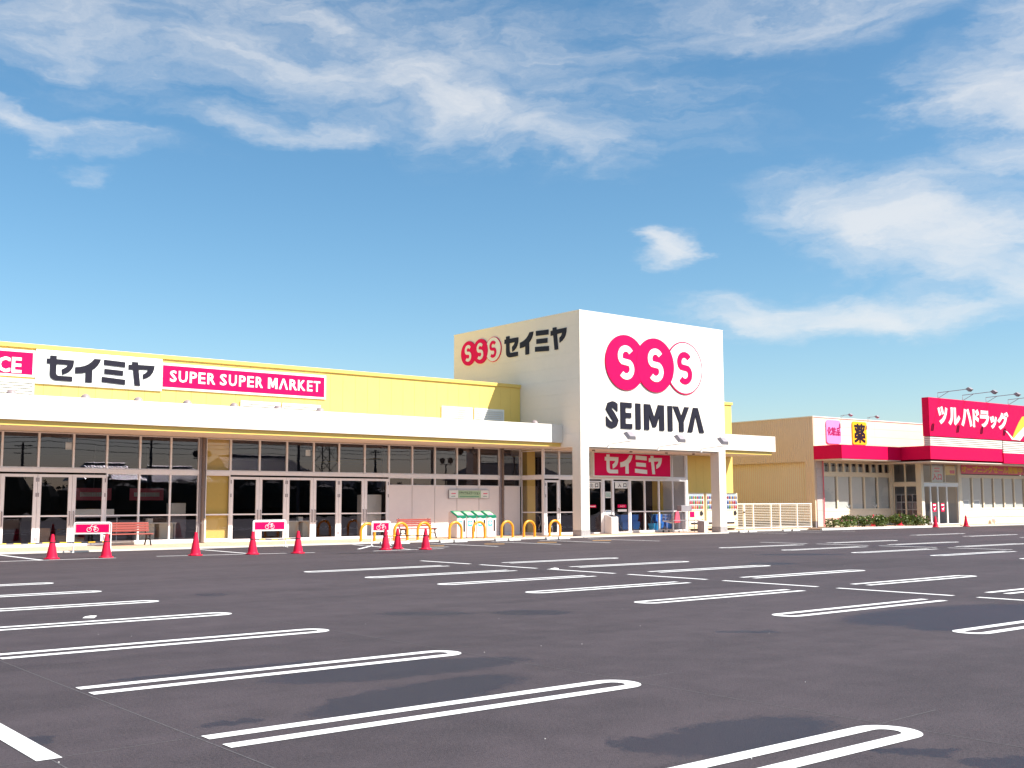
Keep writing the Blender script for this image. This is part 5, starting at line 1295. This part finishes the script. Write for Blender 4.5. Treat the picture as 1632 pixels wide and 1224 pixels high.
mb.add([(5.02, 15.36, .006), (5.14, 15.26, .006), (5.2, 15.32, .03), (5.07, 15.42, .02), (5.11, 15.33, .035)], [(0, 1, 4), (1, 2, 4), (2, 3, 4), (3, 0, 4)]); build('sheet', mb, 'signw', t_)

# ------------------------------------------------------------------ wires behind the shops
pw = thing('power_line', 'two thin dark wires hanging in the sky between the yellow wall and the drugstore roof', 'power line', (118, 110, 0))
for dz in (0, -.8):
    mb = MB(); mb.tube([(92 + 2.6 * k, 112 - .6 * k + dz, 15.9 + dz - .25 * k - .010 * k * (20 - k)) for k in range(21)], .035, 5); build('wire', mb, 'iron', pw)
for x, y, zt in ((92, 112, 16.5), (144, 100, 11.2)):
    mb = MB(); mb.tube([(x, y, 0), (x, y, zt)], [.2, .13], 10); build('pole', mb, 'pole', pw)

# ------------------------------------------------------------------ across the lot: what the shop windows mirror
def house(x0, x1, y0, y1, ze, zr, label):
    t_ = thing('house', label, 'house', ((x0 + x1) / 2, y1, 0), group='houses mirrored in the shop windows')
    m_ = MB(); m_.box(x0 + .6, x1 - .6, y0 + .6, y1 - .6, 0, ze + .1); build('wall', m_, 'housew', t_)
    ym = (y0 + y1) / 2; m_ = MB()
    m_.add([(x0, y0, ze), (x1, y0, ze), (x1, y1, ze), (x0, y1, ze), (x0 + 1.2, ym, zr), (x1 - 1.2, ym, zr)], [(0, 1, 5, 4), (2, 3, 4, 5), (3, 0, 4), (1, 2, 5), (0, 3, 2, 1)]); rf = build('roof', m_, 'tileroof', t_)
    m_ = MB(); m_.tube([(x0 + 1.2, ym, zr + .05), (x1 - 1.2, ym, zr + .05)], .16, 8); build('ridge', m_, 'tileroof', rf)
    m_ = MB(); n = int((x1 - x0) / .33)
    for k in range(1, n):
        x = x0 + (x1 - x0) * k / n; f = min(1, (x - x0) / 1.2, (x1 - x) / 1.2); m_.tube([(x, y1, ze + .03), (x, y1 + (ym - y1) * f, ze + (zr - ze) * f + .03)], .075, 5)
    build('tile_row', m_, 'tileroof', rf)
    for k in range(3):
        x = x0 + (x1 - x0) * (k + .5) / 3; m_ = MB(); m_.box(x - .8, x + .8, y1 - .61, y1 - .55, .9, 2.2); build('window', m_, 'iron', t_)
house(57, 68.5, -52, -40, 5.2, 7.6, 'tile roofed house across the road, mirrored above the middle doors'); house(40, 47.0, -48, -40, 4.4, 6.2, 'dark hipped house mirrored above the left window'); house(47.6, 55.5, -50, -40, 4.2, 6.0, 'dark house beside it, mirrored left of the yellow column')
house(72, 92, -70, -56, 4.0, 5.6, 'long low house mirrored beyond the middle doors'); house(96, 108, -52, -40, 5, 7.4, 'house mirrored right of the dark downpipe'); house(18, 30, -60, -46, 3.6, 4.8, 'low house mirrored far left')
core = MB(); lv = MB(); rnd = random.Random(5)
xh = -15.0
while xh < 150:
    hh = rnd.uniform(3.6, 5.4); ww = rnd.uniform(2.4, 4.2)
    core.lathe([(.2, 0), (ww * .55, hh * .25), (ww * .5, hh * .6), (ww * .28, hh * .85), (.05, hh * .95)], (xh, -37 + rnd.uniform(-.8, .8), 0), 9)
    for k in range(60):
        a = rnd.uniform(0, 6.28); z = rnd.uniform(.2, 1.0) * hh; r = ww * .62 * math.sqrt(max(.05, 1 - (z / hh) ** 2)); c = Vector((xh + r * math.cos(a), -37 + r * math.sin(a), z))
        d1 = Vector((rnd.gauss(0, 1), rnd.gauss(0, 1), rnd.gauss(0, 1))).normalized(); d2 = d1.cross(Vector((rnd.gauss(0, 1), rnd.gauss(0, 1), rnd.gauss(0, 1)))).normalized(); q = rnd.uniform(.15, .35)
        lv.add([c - d1 * q, c + d2 * q * .6, c + d1 * q, c - d2 * q * .6], [(0, 1, 2, 3)])
    xh += ww * .8
for q in (core,): lv.add(q.v, q.f)
build('tree_row', lv, 'hedgeleaf', None, kind='stuff', flat=True)
def upole(x, y, h, label, bars=2):
    t_ = thing('utility_pole', label, 'utility pole', (x, y, 0), group='utility poles mirrored in the shop windows'); m_ = MB(); m_.tube([(x, y, 0), (x, y, h)], [.19, .12], 10); build('shaft', m_, 'pole', t_)
    for k in range(bars):
        m_ = MB(); m_.box(x - .9, x + .9, y - .05, y + .05, h - .4 - k * .8, h - .3 - k * .8); build('crossarm', m_, 'iron', t_)
pls = [(33.5, -40, 8.2, 'utility pole mirrored in the leftmost windows'), (46.5, -38, 9.5, 'utility pole mirrored left of the yellow column'), (59.5, -28, 16, 'thick near utility pole mirrored right of the middle doors'), (77, -40, 8.6, 'utility pole mirrored above the rightmost doors'), (86, -40, 10.5, 'leaning utility pole mirrored above the bench')]
for q in pls: upole(*q)
t_ = thing('overhead_wires', 'overhead wires mirrored across the upper shop windows', 'wires', (60, -40, 8))
for j, z in enumerate((7.9, 8.3, 7.2, 9.1)):
    mb = MB(); mb.tube([(10 + 5.2 * k, -40 + .5 * j, z + .5 - .42 * math.sin(math.pi * (k % 5) / 5)) for k in range(22)], .03, 4); build('wire', mb, 'iron', t_)
for x, y, lab in ((46.8, -25, 'double floodlight mast mirrored left of the yellow column'), (77.5, -25, 'double floodlight mast mirrored above the white panels')):
    t_ = thing('floodlight_mast', lab, 'floodlight mast', (x, y, 0)); m_ = MB(); m_.tube([(x, y, 0), (x, y, 6.3)], .09, 8); m_.tube([(x - .8, y, 6.3), (x + .8, y, 6.3)], .06, 8); build('mast', m_, 'pole', t_)
    for dx in (-.6, .6):
        m_ = MB(); m_.lathe([(.10, -.2), (.36, .15), (.36, .2)], (x + dx, y, 6.75), 16, 'y'); build('lamp_head', m_, 'iron', t_)
t_ = thing('pylon', 'lattice pylon mirrored above the middle doors', 'pylon', (98, -90, 0)); mb = MB(); px_, py_ = 98, -90
for sx, sy in ((-1, -1), (1, -1), (1, 1), (-1, 1)): mb.tube([(px_ + sx * 2.2, py_ + sy * 2.2, 0), (px_ + sx * .5, py_ + sy * .5, 24)], .12, 5)
for k in range(8):
    za, zb = 3 * k, 3 * k + 3; wa, wb = 2.2 - 1.7 * za / 24, 2.2 - 1.7 * zb / 24
    for sy in (-1, 1): mb.tube([(px_ - wa, py_ + sy * wa, za), (px_ + wb, py_ + sy * wb, zb)], .06, 4); mb.tube([(px_ + wa, py_ + sy * wa, za), (px_ - wb, py_ + sy * wb, zb)], .06, 4)
build('lattice', mb, 'iron', t_)
